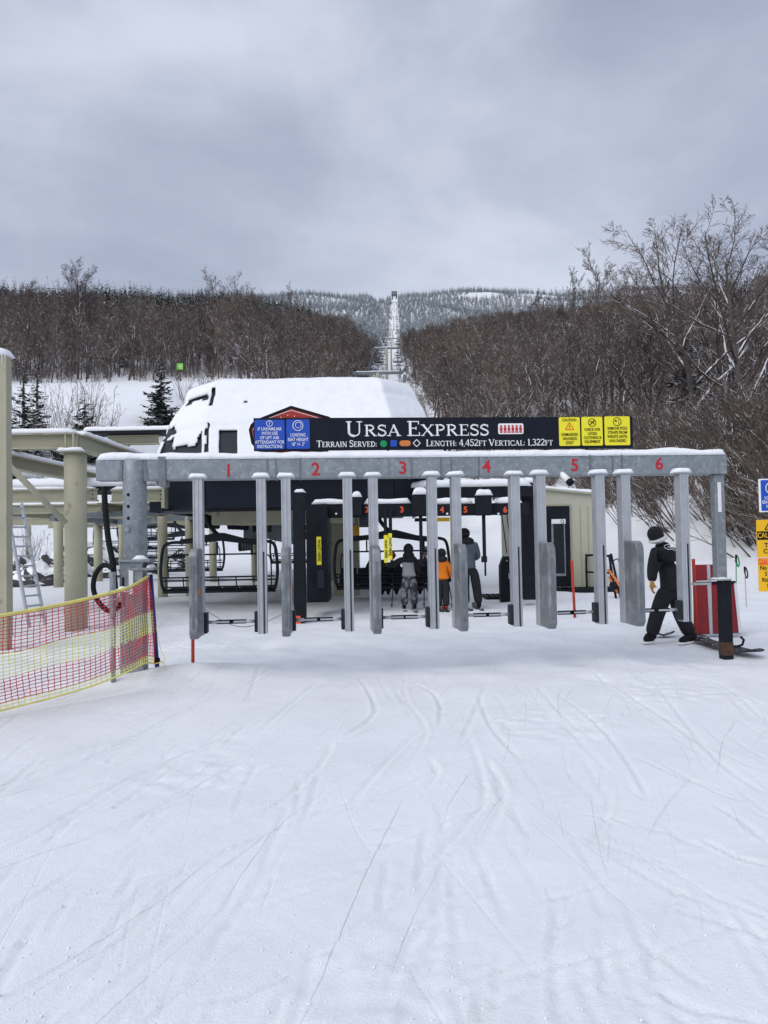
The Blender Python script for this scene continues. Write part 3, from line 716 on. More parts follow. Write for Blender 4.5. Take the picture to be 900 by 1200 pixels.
# right end post
xq = gl(842, 620)[0]
pr = MB().box((xq, 0, (zb + .98) / 2), (.13, .13, zb - .98)).build('end_post', 'galv', gate, bevel=.012)
MB().box((xq - .01, -.068, 2.03), (.045, .006, .38)).build('reflective_label', 'white', pr)
MB().box((xq - .01, 0, .98), (.22, .19, .018)).build('collar', 'alu', pr)
MB().snowcap((xq - .11, 0, .99), (xq + .1, 0, .99), .17, .025, 5).build('snow', 'snow', pr, smooth=True)
MB().box((xq - .26, -.02, .93), (.24, .04, .03)).build('bracket', 'alu', pr)
xq2 = xq + .05
ps = MB().box((xq2, 0, .46), (.13, .13, 1.03)).build('post_sleeve', 'black', gate, bevel=.01)
MB().box((xq2, 0, .10), (.136, .136, .17)).build('rusty_foot', 'rust', ps, bevel=.008)
MB().tube([(xq2 + .08, 0, .12), (xq2 + .16, 0, .12), (xq2 + .22, 0, .14), (xq2 + .24, 0, .20), (xq2 + .20, 0, .24)], .016, 8).build('hook', 'black', ps, smooth=True)
# turnstile posts
def turnstile(px, side, ztop, zbot):
    """side +1: left post of a lane (housing, arm to the right), -1: right post (arm to the left)"""
    x = gl(px, 640, -.22)[0]; y = -.20
    t = MB()
    t.box((x, y, (ztop + zbot) / 2), (.108, .16, ztop - zbot))
    for o_ in (-.047, .047): t.box((x + o_, y - .084, (ztop + zbot) / 2), (.016, .012, ztop - zbot - .004))
    t.box((x, y - .084, (ztop + zbot) / 2), (.018, .010, ztop - zbot - .006))
    t = t.build('turnstile_post', 'alu', gate, bevel=.003)
    MB().box((x, y + .02, ztop + .012), (.21, .22, .022)).build('mounting_plate', 'alu', t, bevel=.003)
    MB().snowcap((x - .108, y, ztop + .022), (x + .108, y, ztop + .022), .19, .05, px, .012, .03).build('snow', 'snow', t, smooth=True)
    if side > 0:
        zc = 1.50; pr_ = .10
        ol = [(-.46, zbot + .06)] + [(-.46, zc - .12)] + [(-.46 + .12 - .12 * math.cos(a), zc - .12 + .12 * math.sin(a)) for a in [R(v_) for v_ in (15, 30, 45, 60, 75, 90)]] + [(-.075, zc), (-.075, zbot), (-.41, zbot)]
        h_ = MB().prism(ol, (x - .050, y, 0), (0, 1, 0), (0, 0, 1), .095).build('housing', 'housing', t, bevel=.014)
        MB().box((x - .002, y - .463, (zc + zbot) / 2 - .03), (.028, .010, zc - zbot - .30)).build('cover_strip', 'galvdark', h_, bevel=.004)
        for zz_ in (1.30, .66): MB().box((x + .048, y - .27, zz_), (.01, .26, .20)).build('access_plate', 'housing', h_, bevel=.003)
        if px < 400: MB().box((x + .049, y - .40, 1.02), (.006, .07, .07), Matrix.Rotation(R(45), 3, 'X')).build('sticker', 'orange', h_)
    MB().box((x + .022, y - .0865, (zbot + 1.45) / 2), (.012, .006, 1.45 - zbot)).build('slot', 'inkblack', t)
    u = MB().box((x + side * .072, y - .0, zbot + .14), (.05, .13, .24)).build('arm_motor', 'charcloth' if False else 'chair', t, bevel=.01)
    MB().tube([(x + side * .08, y, .63), (x + side * .24, y, .63)], .020, 10).build('arm_sleeve', 'alu', u, smooth=True)
    MB().box((x + side * .32, y, .63), (.26, .035, .05)).build('arm', 'black', u, bevel=.012)
    MB().box((x + side * .27, y - .019, .63), (.15, .004, .022)).build('arm_stripe', 'alu', u)
for i, (a_, b_) in enumerate(((233, 307), (336, 408), (438, 507), (535, 604), (634, 703), (733, 801))):
    turnstile(a_, 1, zb - .005, .485); turnstile(b_, -1, zb - .005, .485)

# ------------------------------------------------------------------ lift sign
SG = .06
def sl(px, py): return gl(px, py, SG)
sgn = thing('lift_sign', 'long black lift name sign standing on top of the grey gantry beam', 'sign', GO + gn * SG, TH)
a0 = sl(297, 491); a1 = sl(741, 487); zlo = (sl(297, 528.5)[1] + sl(741, 525)[1]) / 2; zhi = (a0[1] + a1[1]) / 2
bd = MB().box(((a0[0] + a1[0]) / 2, .02, (zlo + zhi) / 2), (a1[0] - a0[0], .04, zhi - zlo)).build('sign_board', 'navy', sgn, bevel=.005)
for px_ in (305, 383, 455, 522, 560, 640, 688):
    x_ = sl(px_, 525)[0]; MB().box((x_, .03, (zt + zlo) / 2), (.03, .02, zlo - zt + .02)).build('sign_bracket', 'black', sgn)
shield = [(291, 503), (293, 497), (299, 491), (341, 474.5), (386, 487.5), (392, 492), (394, 512), (388, 527), (345, 534), (304, 530), (294, 519)]
red_in = [(294.5, 504), (297, 498), (301, 494.5), (341, 478.5), (384, 490.5), (388, 494), (390, 511), (385, 525), (345, 531), (306, 527.5), (297.5, 517)]
so = [sl(*p) for p in shield]; si = [sl(*p) for p in red_in]
em = MB().prism(so, (0, .085, 0), (1, 0, 0), (0, 0, 1), .03).build('shield_emblem', 'inkblack', sgn)
MB().prism(si, (0, .052, 0), (1, 0, 0), (0, 0, 1), .006).build('shield_field', 'signred', em)
mb = MB()
lo = [sl(*p) for p in ((296, 503), (299, 497), (303, 493.5), (341, 480), (383, 492))]
for p_, q_ in zip(lo, lo[1:]): mb.bar((p_[0], .044, p_[1]), (q_[0], .044, q_[1]), .003, .006)
for p_ in ((329, 488.5), (337, 486), (345, 487), (353, 489.5)):
    q_ = sl(*p_); mb.tube([(q_[0], .046, q_[1]), (q_[0], .042, q_[1])], .007, 6)
mb.build('emblem_detail', 'warnyellow' if False else 'white', em)

GLY = {}
def arc(cx, cy, rx, ry, a0_, a1_, n=10): return [(cx + rx * math.cos(R(a0_ + (a1_ - a0_) * i / n)), cy + ry * math.sin(R(a0_ + (a1_ - a0_) * i / n))) for i in range(n + 1)]
K, T_, S_ = .15, .075, .055
def srf(x, y, w=.13): return ([(x - w, y), (x + w, y)], S_)
def stem(x, w=K): return [([(x, 0), (x, 1)], w)]
GLY['A'] = (.86, [([(.12, 0), (.43, 1)], T_), ([(.41, 1), (.74, 0)], K), ([(.22, .33), (.62, .33)], S_), srf(.12, .03), srf(.74, .03, .15)])
GLY['C'] = (.80, [(arc(.44, .5, .36, .46, 48, 312, 14), .12), ([(.72, .66), (.72, .97)], S_), ([(.72, .03), (.72, .28)], S_)])
GLY['D'] = (.86, stem(.2) + [(arc(.34, .5, .42, .46, -90, 90, 12), .13), ([(.06, .97), (.36, .97)], S_), ([(.06, .03), (.36, .03)], S_)])
GLY['E'] = (.70, stem(.2) + [([(.06, .97), (.6, .97)], S_), ([(.2, .52), (.48, .52)], S_), ([(.06, .03), (.64, .03)], S_), ([(.6, 1), (.6, .78)], S_), ([(.64, 0), (.64, .24)], S_), ([(.48, .42), (.48, .62)], S_)])
GLY['F'] = (.66, stem(.2) + [([(.06, .97), (.6, .97)], S_), ([(.2, .52), (.48, .52)], S_), srf(.2, .03), ([(.6, 1), (.6, .78)], S_), ([(.48, .42), (.48, .62)], S_)])
GLY['G'] = (.88, [(arc(.44, .5, .36, .46, 48, 300, 14), .12), ([(.72, .66), (.72, .97)], S_), ([(.68, .05), (.68, .42)], .13), srf(.68, .42)])
GLY['H'] = (.92, stem(.2) + stem(.72) + [([(.2, .52), (.72, .52)], S_), srf(.2, .03), srf(.2, .97), srf(.72, .03), srf(.72, .97)])
GLY['I'] = (.42, stem(.21) + [srf(.21, .03), srf(.21, .97)])
GLY['L'] = (.66, stem(.2) + [srf(.2, .97), ([(.06, .03), (.62, .03)], S_), ([(.62, 0), (.62, .26)], S_)])
GLY['N'] = (.92, [([(.18, 0), (.18, 1)], T_), ([(.14, 1), (.74, 0)], K), ([(.74, 0), (.74, 1)], T_), srf(.18, .03), srf(.12, .97), srf(.74, .97)])
GLY['P'] = (.72, stem(.2) + [(arc(.34, .73, .28, .24, -90, 90, 8), .12), ([(.06, .97), (.36, .97)], S_), ([(.2, .49), (.36, .49)], S_), srf(.2, .03)])
GLY['R'] = (.82, stem(.2) + [(arc(.34, .74, .27, .23, -90, 90, 8), .12), ([(.06, .97), (.36, .97)], S_), ([(.2, .51), (.36, .51)], S_), srf(.2, .03), ([(.38, .5), (.70, .02)], .14), ([(.62, .03), (.84, .03)], S_)])
GLY['S'] = (.64, [(arc(.32, .74, .21, .22, 40, 200, 8) + arc(.32, .27, .23, .24, 70, -150, 10), .125), ([(.54, .72), (.54, .98)], S_), ([(.10, .02), (.10, .28)], S_)])
GLY['T'] = (.76, stem(.38) + [([(.05, .97), (.71, .97)], S_), ([(.05, 1), (.05, .76)], S_), ([(.71, 1), (.71, .76)], S_), srf(.38, .03)])
GLY['U'] = (.90, [([(.2, 1), (.2, .34)] + arc(.45, .30, .25, .28, 180, 270, 6), .14), (arc(.45, .30, .25, .28, 270, 360, 6) + [(.70, 1)], T_), srf(.2, .97), srf(.70, .97)])
GLY['V'] = (.84, [([(.12, 1), (.44, 0)], K), ([(.44, 0), (.74, 1)], T_), srf(.12, .97), srf(.74, .97)])
GLY['X'] = (.86, [([(.14, 1), (.74, 0)], K), ([(.72, 1), (.12, 0)], T_), srf(.14, .97), srf(.72, .97, .11), srf(.12, .03, .11), srf(.74, .03)])
GLY['1'] = (.45, stem(.24) + [srf(.24, .03), ([(.08, .84), (.24, .97)], S_)])
GLY['2'] = (.60, [(arc(.30, .72, .22, .24, 160, -30, 8) + [(.08, .06)], .11), ([(.06, .06), (.56, .06)], .12)])
GLY['3'] = (.58, [(arc(.27, .76, .20, .2, 150, -80, 8), .1), (arc(.26, .29, .25, .27, 85, -150, 10), .12)])
GLY['4'] = (.64, [([(.44, 0), (.44, 1)], .13), ([(.44, .98), (.05, .3)], T_), ([(.04, .28), (.62, .28)], T_)])
GLY['5'] = (.58, [([(.14, .96), (.50, .96)], .10), ([(.14, .96), (.12, .56)], T_), (arc(.26, .32, .25, .29, 110, -150, 10), .12)])
GLY[','] = (.28, [([(.14, .08), (.07, -.14)], .11)])
GLY[':'] = (.32, [([(.14, .06), (.14, .19)], .13), ([(.14, .52), (.14, .65)], .13)])
GLY[' '] = (.34, [])
def serif_text(s, x0, x1, zbase, hbig, hsmall, y, parent, name):
    """small-caps line fitted between x0 and x1; upper case letters large, lower case as small capitals"""
    w = sum(GLY[c.upper()][0] * (hbig if (c.isupper() or c.isdigit()) else hsmall) for c in s); kx = (x1 - x0) / w
    mb = MB(); x = x0; lay = 0
    for c in s:
        gw, strokes = GLY[c.upper()]; h = hbig if (c.isupper() or c.isdigit()) else hsmall
        for pts, wd in strokes:
            lay = (lay + 1) % 9
            for a, b in zip(pts, pts[1:]):
                A = V((x + a[0] * h * kx, 0, zbase + a[1] * h)); B = V((x + b[0] * h * kx, 0, zbase + b[1] * h)); d = B - A
                if d.length < 1e-6: continue
                e = d.normalized() * wd * h * .10; nn = V((-d.z, 0, d.x)).normalized() * wd * h * .56
                lay2 = y - .0012 - lay * .00022; A = A - e; B = B + e
                vs_ = [V((p.x, lay2, p.z)) for p in (A - nn, B - nn, B + nn, A + nn)]
                nf = (vs_[1] - vs_[0]).cross(vs_[2] - vs_[1])
                mb.add(vs_, [(0, 1, 2, 3)] if nf.y < 0 else [(3, 2, 1, 0)])
        x += gw * h * kx
    return mb.build(name, 'white', parent)
p0 = sl(404, 511.5); p1 = sl(573.5, 510); ht = sl(480, 493.5)[1] - sl(480, 510.8)[1]
serif_text('Ursa Express', p0[0], p1[0], (p0[1] + p1[1]) / 2, ht, ht * .76, 0, bd, 'lettering')
q0 = sl(371, 524); q1 = sl(442, 523.5); hs = .082
serif_text('Terrain Served:', q0[0], q1[0], q0[1], hs, hs * .8, 0, bd, 'lettering')
q0 = sl(499, 523); q1 = sl(648, 521.7)
serif_text('Length: 4,452ft Vertical: 1,322ft', q0[0], q1[0], (q0[1] + q1[1]) / 2, hs, hs * .8, 0, bd, 'lettering')
def disc(mb, c, r, y0, y1, n=20): return mb.tube([(c[0], y0, c[1]), (c[0], y1, c[1])], r, n)
c = sl(449.5, 520); disc(MB(), c, .043, 0, -.004).build('green_circle_mark', 'green', bd)
c = sl(461.3, 519.6); MB().box((c[0], -.002, c[1]), (.08, .005, .08)).build('blue_square_mark', 'signblue', bd)
c = sl(474.7, 519.5); ol = arc(.035, 0, .036, .036, -90, 90, 8) + arc(-.035, 0, .036, .036, 90, 270, 8)
MB().prism(ol, (c[0], -.001, c[1]), (1, 0, 0), (0, 0, 1), .004).build('orange_oval_mark', 'orange', bd)
c = sl(488.3, 519.3); mb = MB(); dq = [(0, .045), (.045, 0), (0, -.045), (-.045, 0)]
for i in range(4): a_, b_ = dq[i], dq[(i + 1) % 4]; mb.bar((c[0] + a_[0], -.003, c[1] + a_[1]), (c[0] + b_[0], -.003, c[1] + b_[1]), .004, .009)
mb.build('diamond_mark', 'white', bd)
def rrect(w, h, r, n=4):
    o = []
    for cx_, cy_, a_ in ((w/2-r, h/2-r, 0), (-w/2+r, h/2-r, 90), (-w/2+r, -h/2+r, 180), (w/2-r, -h/2+r, 270)): o += arc(cx_, cy_, r, r, a_, a_ + 90, n)
    return o
c = sl(598.5, 502.5); pk = MB().prism(rrect(.325, .135, .02), (c[0], -.001, c[1]), (1, 0, 0), (0, 0, 1), .005).build('six_seat_symbol', 'white', bd)
mb = MB()
for i in range(6):
    xx = c[0] - .125 + i * .05; disc(mb, (xx, c[1] + .034), .014, -.006, -.009, 10); mb.box((xx, -.0075, c[1] - .005), (.034, .003, .045)); mb.box((xx, -.0075, c[1] - .042), (.038, .003, .018))
mb.build('seated_figures', 'redpaint', pk)
def panel(x0, y0, x1, y1, m, name):
    a = sl(x0, (y0 + y1) / 2); b = sl(x1, (y0 + y1) / 2); t = sl((x0 + x1) / 2, y0); u = sl((x0 + x1) / 2, y1)
    w = b[0] - a[0]; h = t[1] - u[1]; cc = ((a[0] + b[0]) / 2, (t[1] + u[1]) / 2)
    return MB().prism(rrect(w, h, .018), (cc[0], -.001, cc[1]), (1, 0, 0), (0, 0, 1), .006).build(name, m, bd), cc, w, h
def ring(mb, cx, cz, r, w, y, n=20):
    mb.tube([(cx + r * math.cos(2 * math.pi * i / n), y, cz + r * math.sin(2 * math.pi * i / n)) for i in range(n + 1)], w, 4, cap=False)
TY = -.0095
o_, cc, w, h = panel(298.5, 492, 333.5, 526.5, 'signblue', 'help_notice')
mb = MB(); ring(mb, cc[0], cc[1] + .135, .036, .004, TY); mb.build('question_symbol', 'white', o_)
text('?', .062, 'white', o_, (cc[0], TY, cc[1] + .135), 'lettering', .006)
for i, s_ in enumerate(('IF UNFAMILIAR', 'WITH USE', 'OF LIFT ASK', 'ATTENDANT FOR', 'INSTRUCTIONS')):
    text(s_, .056, 'white', o_, (cc[0], TY, cc[1] + .066 - i * .054), 'lettering', .006, .78)
o_, cc, w, h = panel(335.5, 491.5, 363, 526, 'signblue', 'seat_height_notice')
mb = MB(); ring(mb, cc[0], cc[1] + .105, .062, .005, TY); ring(mb, cc[0] + .005, cc[1] + .110, .036, .0035, TY, 14); mb.build('seat_symbol', 'white', o_)
for i, s_ in enumerate(('LOADING', 'SEAT HEIGHT', '18" +/- 2"')):
    text(s_, .058, 'white', o_, (cc[0], TY, cc[1] - .012 - i * .058), 'lettering', .006, .72)
o_, cc, w, h = panel(655, 489, 679.5, 522.5, 'signyellow', 'hazard_notice')
text('CAUTION', .05, 'inkblack', o_, (cc[0], TY, cc[1] + .145), 'lettering', .006, .82)
mb = MB(); tq = [(0, .055), (.055, -.035), (-.055, -.035)]
for i in range(3): a_, b_ = tq[i], tq[(i + 1) % 3]; mb.bar((cc[0] + a_[0], TY, cc[1] + .06 + a_[1]), (cc[0] + b_[0], TY, cc[1] + .06 + b_[1]), .003, .010)
mb.build('warning_triangle', 'orangered', o_); text('!', .06, 'inkblack', o_, (cc[0], TY, cc[1] + .052), 'lettering', .01)
for i, s_ in enumerate(('UNMARKED', 'HAZARDS', 'EXIST')): text(s_, .052, 'inkblack', o_, (cc[0], TY, cc[1] - .04 - i * .053), 'lettering', .006, .78)
o_, cc, w, h = panel(681.5, 488.5, 706, 522.2, 'signyellow', 'clothing_notice')
mb = MB(); ring(mb, cc[0], cc[1] + .11, .050, .004, TY)
for a_, b_ in (((-.03, .02), (.01, .0)), ((.01, .0), (.03, -.02)), ((.01, .0), (.03, .02)), ((-.01, -.02), (.0, .01)), ((-.035, -.035), (.035, .035))): mb.bar((cc[0] + a_[0], TY, cc[1] + .11 + a_[1]), (cc[0] + b_[0], TY, cc[1] + .11 + b_[1]), .003, .009)
mb.build('clothing_symbol', 'inkblack', o_)
for i, s_ in enumerate(('CHECK FOR', 'LOOSE', 'CLOTHING &', 'EQUIPMENT')): text(s_, .050, 'inkblack', o_, (cc[0], TY, cc[1] + .02 - i * .052), 'lettering', .006, .76)
o_, cc, w, h = panel(708.3, 488, 738, 521.8, 'signyellow', 'pole_strap_notice')
mb = MB(); ring(mb, cc[0], cc[1] + .118, .052, .004, TY); mb.bar((cc[0] + .02, TY, cc[1] + .15), (cc[0] + .02, TY, cc[1] + .085), .003, .005); mb.bar((cc[0] - .03, TY, cc[1] + .13), (cc[0] - .005, TY, cc[1] + .125), .003, .02)
mb.build('pole_symbol', 'inkblack', o_)
for i, s_ in enumerate(('REMOVE POLE', 'STRAPS FROM', 'WRISTS UNTIL', 'UNLOADED')): text(s_, .051, 'inkblack', o_, (cc[0], TY, cc[1] + .03 - i * .053), 'lettering', .006, .80)

# ------------------------------------------------------------------ camera under the beam, hose, hydrant, rope
a = P(657, 554, 9.6); b = P(669, 566.5, 9.45)
cm = thing('security_camera', 'small white camera hanging under the gantry beam between lanes 4 and 5', 'camera', a)
MB().tube([a, a + (b - a) * .8], [.035, .045], 12).build('camera_body', 'white', cm, world=True, smooth=True)
MB().tube([a + (b - a) * .8, b], .047, 12).build('lens_hood', 'black', cm, world=True)
MB().tube([a + V((0, 0, .0)), a + V((0, .0, .10))], .012, 6).build('bracket', 'alu', cm, world=True)
MB().tube(spline([P(122, 571, 9.15), P(123.5, 598, 9.1), P(127, 632, 9.05), P(132.5, 662, 9.0), P(135, 690, 8.95)], 6), .034, 12).solo('black_hose', 'rubber', 'thick black hose hanging from the left end of the gantry beam', 'hose', smooth=True)
hd = thing('hydrant', 'steel hydrant pipe with a valve beside the left gantry post', 'hydrant', G(133, 806))
g0 = G(133, 803)
MB().tube([g0 - V((0, 0, .1)), g0 + V((0, 0, .75))], .028, 10).build('pipe', 'galv', hd, world=True, smooth=True)
MB().tube([g0 + V((0, 0, .75)), g0 + V((0, 0, 1.22))], .034, 12).tube([g0 + V((0, 0, 1.0)), g0 + V((0, 0, 1.05))], .05, 12).tube([g0 + V((0, 0, 1.22)), g0 + V((0, 0, 1.26))], .045, 6).build('valve_body', 'galv', hd, world=True)
MB().tube([g0 + V((.0, 0, .95)), g0 + V((.12, -.02, .95))], .03, 10).tube([g0 + V((.12, -.02, .88)), g0 + V((.12, -.02, 1.04))], .02, 8).build('valve_handle', 'galvdark', hd, world=True)
MB().snowcap(g0 + V((.05, 0, 1.04)), g0 + V((.17, -.02, 1.04)), .08, .06, 2).build('snow', 'snow', hd, world=True, smooth=True)
MB().tube(spline([P(133, 667, 8.7), P(122, 662, 8.75), P(112, 673, 8.8), P(109.5, 690, 8.85), P(116, 706, 8.85), P(128, 716, 8.8), P(139, 711, 8.7), P(141, 700, 8.7)], 8), .029, 10).solo('looped_hose', 'rubber', 'black hose coiled in a loop behind the netting', 'hose', smooth=True)
MB().tube(spline([G(236, 742) + V((0, 0, .45)), G(275, 752) + V((0, 0, .25)), G(310, 745) + V((0, 0, .22)), G(345, 735) + V((0, 0, .35))], 8), .006, 5).solo('cord', 'galvdark', 'thin dark cord sagging between the first two turnstile posts', 'cord')

# ------------------------------------------------------------------ netting
def stake(x, y0, y1, m, r, label, name='stake', lean=0, cat='stake', d=None):
    b = G(x + lean, y1) if d is None else P(x + lean, y1, d); t = P(x, y0, b.y)
    return MB().tube([b - V((0, 0, .15)), t], r, 10).solo(name, m, label, cat, smooth=True)
bp_ = thing('netting_pole', 'leaning blue pole holding up the right end of the netting', 'pole', G(186.5, 789))
b0 = G(187.5, 789); t0_ = P(178, 673, b0.y)
b0.y -= .06; t0_.y -= .06
MB().tube([b0 - V((0, 0, .15)), t0_], .027, 10).build('pole', 'bluepole', bp_, world=True, smooth=True)
MB().tube([b0.lerp(t0_, .12), b0.lerp(t0_, .16)], .032, 10).build('clip', 'rubber', bp_, world=True)
net = thing('safety_netting', 'red and yellow safety netting strung across the snow at left', 'netting', G(60, 815))
LPx = [-140, -60, 0, 60, 110, 150, 167, 174.5]
LBx = [-140, -60, 0, 60, 110, 150, 170, 181]
topy = [742, 732, 721, 710, 699, 688, 679, 674]; boty = [872, 851, 833, 818, 803, 787, 777, 778]
dep = [6.2, 6.7, 7.1, 7.55, 7.9, 8.3, 8.75, 9.15]
tp = spline([P(x, y, d) for x, y, d in zip(LPx, topy, dep)], 16); bt = spline([P(x, y, d) for x, y, d in zip(LBx, boty, dep)], 16)
acc = [0.0]
for i in range(1, len(tp)): acc.append(acc[-1] + (tp[i] - tp[i - 1]).length)
def netp(s, v):
    s = min(max(s, 0), acc[-1]); i = int(np.searchsorted(acc, s)); i = min(max(i, 1), len(acc) - 1); t = (s - acc[i - 1]) / max(1e-6, acc[i] - acc[i - 1])
    a = tp[i - 1].lerp(tp[i], t); b = bt[i - 1].lerp(bt[i], t); p = a.lerp(b, v)
    w = math.sin(v * math.pi); p = p + V((0, 1, 0)) * (w * (.06 * math.sin(s * 4.1) + .05 * math.sin(s * 1.7 + 1))) + V((0, 0, w * .012 * math.sin(s * 7 + v * 5)))
    return p
bands = [('red_mesh', 'netred', 0.03, .40, 10), ('yellow_mesh', 'netyellow', .40, .66, 7), ('red_mesh', 'netred', .66, .92, 7), ('yellow_mesh', 'netyellow', .92, 1.0, 2)]
for nm, m_, v0, v1, rows in bands:
    mb = MB()
    S = int(acc[-1] / .05)
    for r_ in range(rows + 1):
        v = v0 + (v1 - v0) * r_ / rows
        if nm == 'yellow_mesh' and r_ in (0,): v += .005
        mb.tube([netp(acc[-1] * i / S, v + .002 * math.sin(i * 2.1 + r_)) for i in range(S + 1)], .0042, 4, cap=False)
    C_ = int(acc[-1] / .062)
    for c_ in range(C_ + 1):
        s0 = acc[-1] * c_ / C_; mb.tube([netp(s0 + .03 * (v0 + (v1 - v0) * q_ / 5) + .004 * math.sin(q_ * 3 + c_), v0 + (v1 - v0) * q_ / 5) for q_ in range(6)], .0038, 4, cap=False)
    mb.build(nm, m_, net, world=True)
mb = MB(); mb.tube([netp(acc[-1] * i / 120, 0.0) for i in range(121)], .011, 6); mb.tube([netp(acc[-1] * i / 120, .018) + V((0, -.004, 0)) for i in range(121)], .007, 6); mb.build('top_rope', 'netyellow', net, world=True, smooth=True)
mb = MB(); mb.tube([netp(acc[-1] * i / 120, 1.0) for i in range(121)] , .010, 6)
e_ = P(182, 778, 9.1); mb.tube(spline([e_, P(190, 776, 9.0), P(194, 783, 8.9), P(188, 787, 9.0)], 6), .006, 5); mb.tube(spline([P(183, 735, 9.1), P(188, 760, 9.05), P(193, 772, 9.0), P(187, 776, 9.0)], 6), .004, 5); mb.build('bottom_rope', 'netyellow', net, world=True, smooth=True)
MB().tube([netp(acc[-1], i / 14) for i in range(15)], .006, 5).build('edge_cord', 'netred', net, world=True)
stake(226, 730, 788, 'stake', .020, 'short orange red stake in the snow below the first turnstile post')
stake(670, 657, 725, 'stake', .026, 'thin orange red stake standing in lane 5', lean=4)
stake(812.5, 655, 750, 'stake', .024, 'orange red stake leaning on the red padded board', lean=4)
stake(156, 481, 503, 'rock', .09, 'short dark post sticking out of the left snow slope', 'marker_post', d=66, cat='post')

# ------------------------------------------------------------------ station roof (hood)
def hx(Y): return float(axis(Y))
hood = thing('lift_station', 'low snow covered lift terminal with dark sides behind the gantry', 'building', (hx(20), 20, 0))
bot = [(-3.2, 29), (-3.2, 17.6), (-1.6, 16.1), (2.4, 16.1), (3.55, 17.4), (3.5, 29)]
top = [(-2.65, 28), (-2.65, 18.9), (-1.8, 17.9), (2.1, 17.9), (2.85, 18.9), (2.85, 28)]
ns_ = [60, 14, 46, 14, 60]
def hood_pt(k, t, v):
    b = V(bot[k]).lerp(V(bot[k + 1]), t); a = V(top[k]).lerp(V(top[k + 1]), t); p = b.lerp(a, v)
    bl = math.sin(v * math.pi) * .16; c = V((0, 22)); d = (p - c).normalized(); p = p + d * bl
    return V((hx(20) + p.x, p.y, 2.95 + (5.12 - 2.95) * v))
def hood_mesh(off, amp, hole=None, rows=34):
    mb = MB(); cols = []
    for k in range(5):
        for i in range(ns_[k] * 2): cols.append((k, i / (ns_[k] * 2)))
    cols.append((4, 1.0)); nr_ = rows + 1 + 10
    for (k, t) in cols:
        for j in range(nr_):
            if j <= rows: p = hood_pt(k, t, j / rows); 
            else:
                p = hood_pt(k, t, 1.0); u = (j - rows) / 10; cy_ = min(max(p.y, 21.3), 27); c = V((hx(20) + (p.x - hx(20)) * .25, cy_, 0)); a = u * math.pi / 2; ca = max(0.0, math.cos(a)) ** .62; sa = math.sin(a) ** .72
                p = V((c.x + (p.x - c.x) * ca, c.y + (p.y - c.y) * ca, 5.12 + .40 * sa))
            n_ = V((p.x - hx(20), p.y - 23, 3.0)).normalized() if j > rows else V((p.x - hx(20), (p.y - 23) * .8, 1.6)).normalized()
            q_ = noise.noise(p * 1.1) * .6 + noise.noise(p * 4.2) * .3 + noise.noise(V((p.x * 2, p.y * 2, p.z * 9))) * .45 + noise.noise(p * 11) * .22
            gr_ = 0.0
            if j <= rows:
                vv = j / rows; gr_ = -.035 * math.exp(-((vv - .53) / .025) ** 2) + .03 * math.exp(-((vv - .58) / .03) ** 2) - .03 * math.exp(-((vv - .92) / .03) ** 2) + .05 * math.exp(-((vv - .99) / .05) ** 2)
            mb.v.append(tuple(p + n_ * (off + amp * q_ + (gr_ if amp else 0))))
    for ci in range(len(cols) - 1):
        for j in range(nr_ - 1):
            if hole and hole(cols[ci][0], cols[ci][1], j / rows, mb.v[ci * nr_ + j]): continue
            a = ci * nr_ + j; mb.f.append((a, a + nr_, a + nr_ + 1, a + 1))
    return mb
hood_mesh(0, 0).build('hood_shell', 'hood', hood, world=True, smooth=True)
def hole(k, t, v, p):
    nz_ = noise.noise(V(p) * 2.2) * .15 + noise.noise(V(p) * 7) * .035
    if v > 1: return False
    if k == 1:
        if v < .50 + nz_ * 1.2 and .05 < t < .93 and not (v > .40 + nz_ * .9 - .30 * abs(t - .62) and .30 < t < .85): return True
        if .855 < v + nz_ * .12 < .92 and .15 < t < .95 and nz_ > -.05: return True
        if t < .05 and nz_ > .0: return True
    if k == 0 and ((v < .47 + nz_ and t > .955) or (t > .985 and nz_ > -.02)): return True
    if k == 2:
        if .07 < t + nz_ * .03 < .165 and v < .45 + nz_ * .15: return True
        if t <= .014 and nz_ > -.01: return True
        if .44 < t < .62 and v < .28 + nz_ * .6: return True
        if abs(t - .20) < .010 and abs(v - .80) < .018: return True
    return False
so_ = hood_mesh(.03, .04, hole).build('snow_cover', 'snow', hood, world=True, smooth=True)
md = so_.modifiers.new('s', 'SOLIDIFY'); md.thickness = .03; md.offset = 1
# skirt under the hood
mb = MB(); cx0 = hx(20)
sk = [(cx0 - 3.25, 28.5), (cx0 - 3.25, 17.7), (cx0 - 1.65, 16.3), (cx0 + 2.35, 16.3), (cx0 + 3.2, 17.5), (cx0 + 3.2, 28.5)]
for a_, b_ in zip(sk, sk[1:]): mb.bar((a_[0], a_[1], 2.62), (b_[0], b_[1], 2.62), .06, .72)
mb.build('skirt', 'navy', hood, world=True, bevel=.01)
MB().box((cx0, 22.6, 2.32), (5.6, 11, .10)).build('underside', 'black', hood, world=True)
MB().box((cx0 - .3, 18.6, 2.12), (3.4, .5, .34)).build('drive_housing', 'beige', hood, world=True, bevel=.03)
MB().prism([(0, 0), (.9, -.34), (2.2, -.34), (2.2, 0)], P(240, 601, 19) - V((0, .3, 0)), (1, 0, 0), (0, 0, 1), .03).build('underside_panel', 'beige', hood, world=True)
mp_ = P(406, 640, 21.5); MB().box((mp_.x, mp_.y, 1.15), (.72, .6, 2.35)).build('mast', 'beige', hood, world=True, bevel=.03)
mp_ = P(396, 640, 27); MB().box((mp_.x, mp_.y, 1.15), (.72, .6, 2.35)).build('mast', 'beige', hood, world=True, bevel=.03)
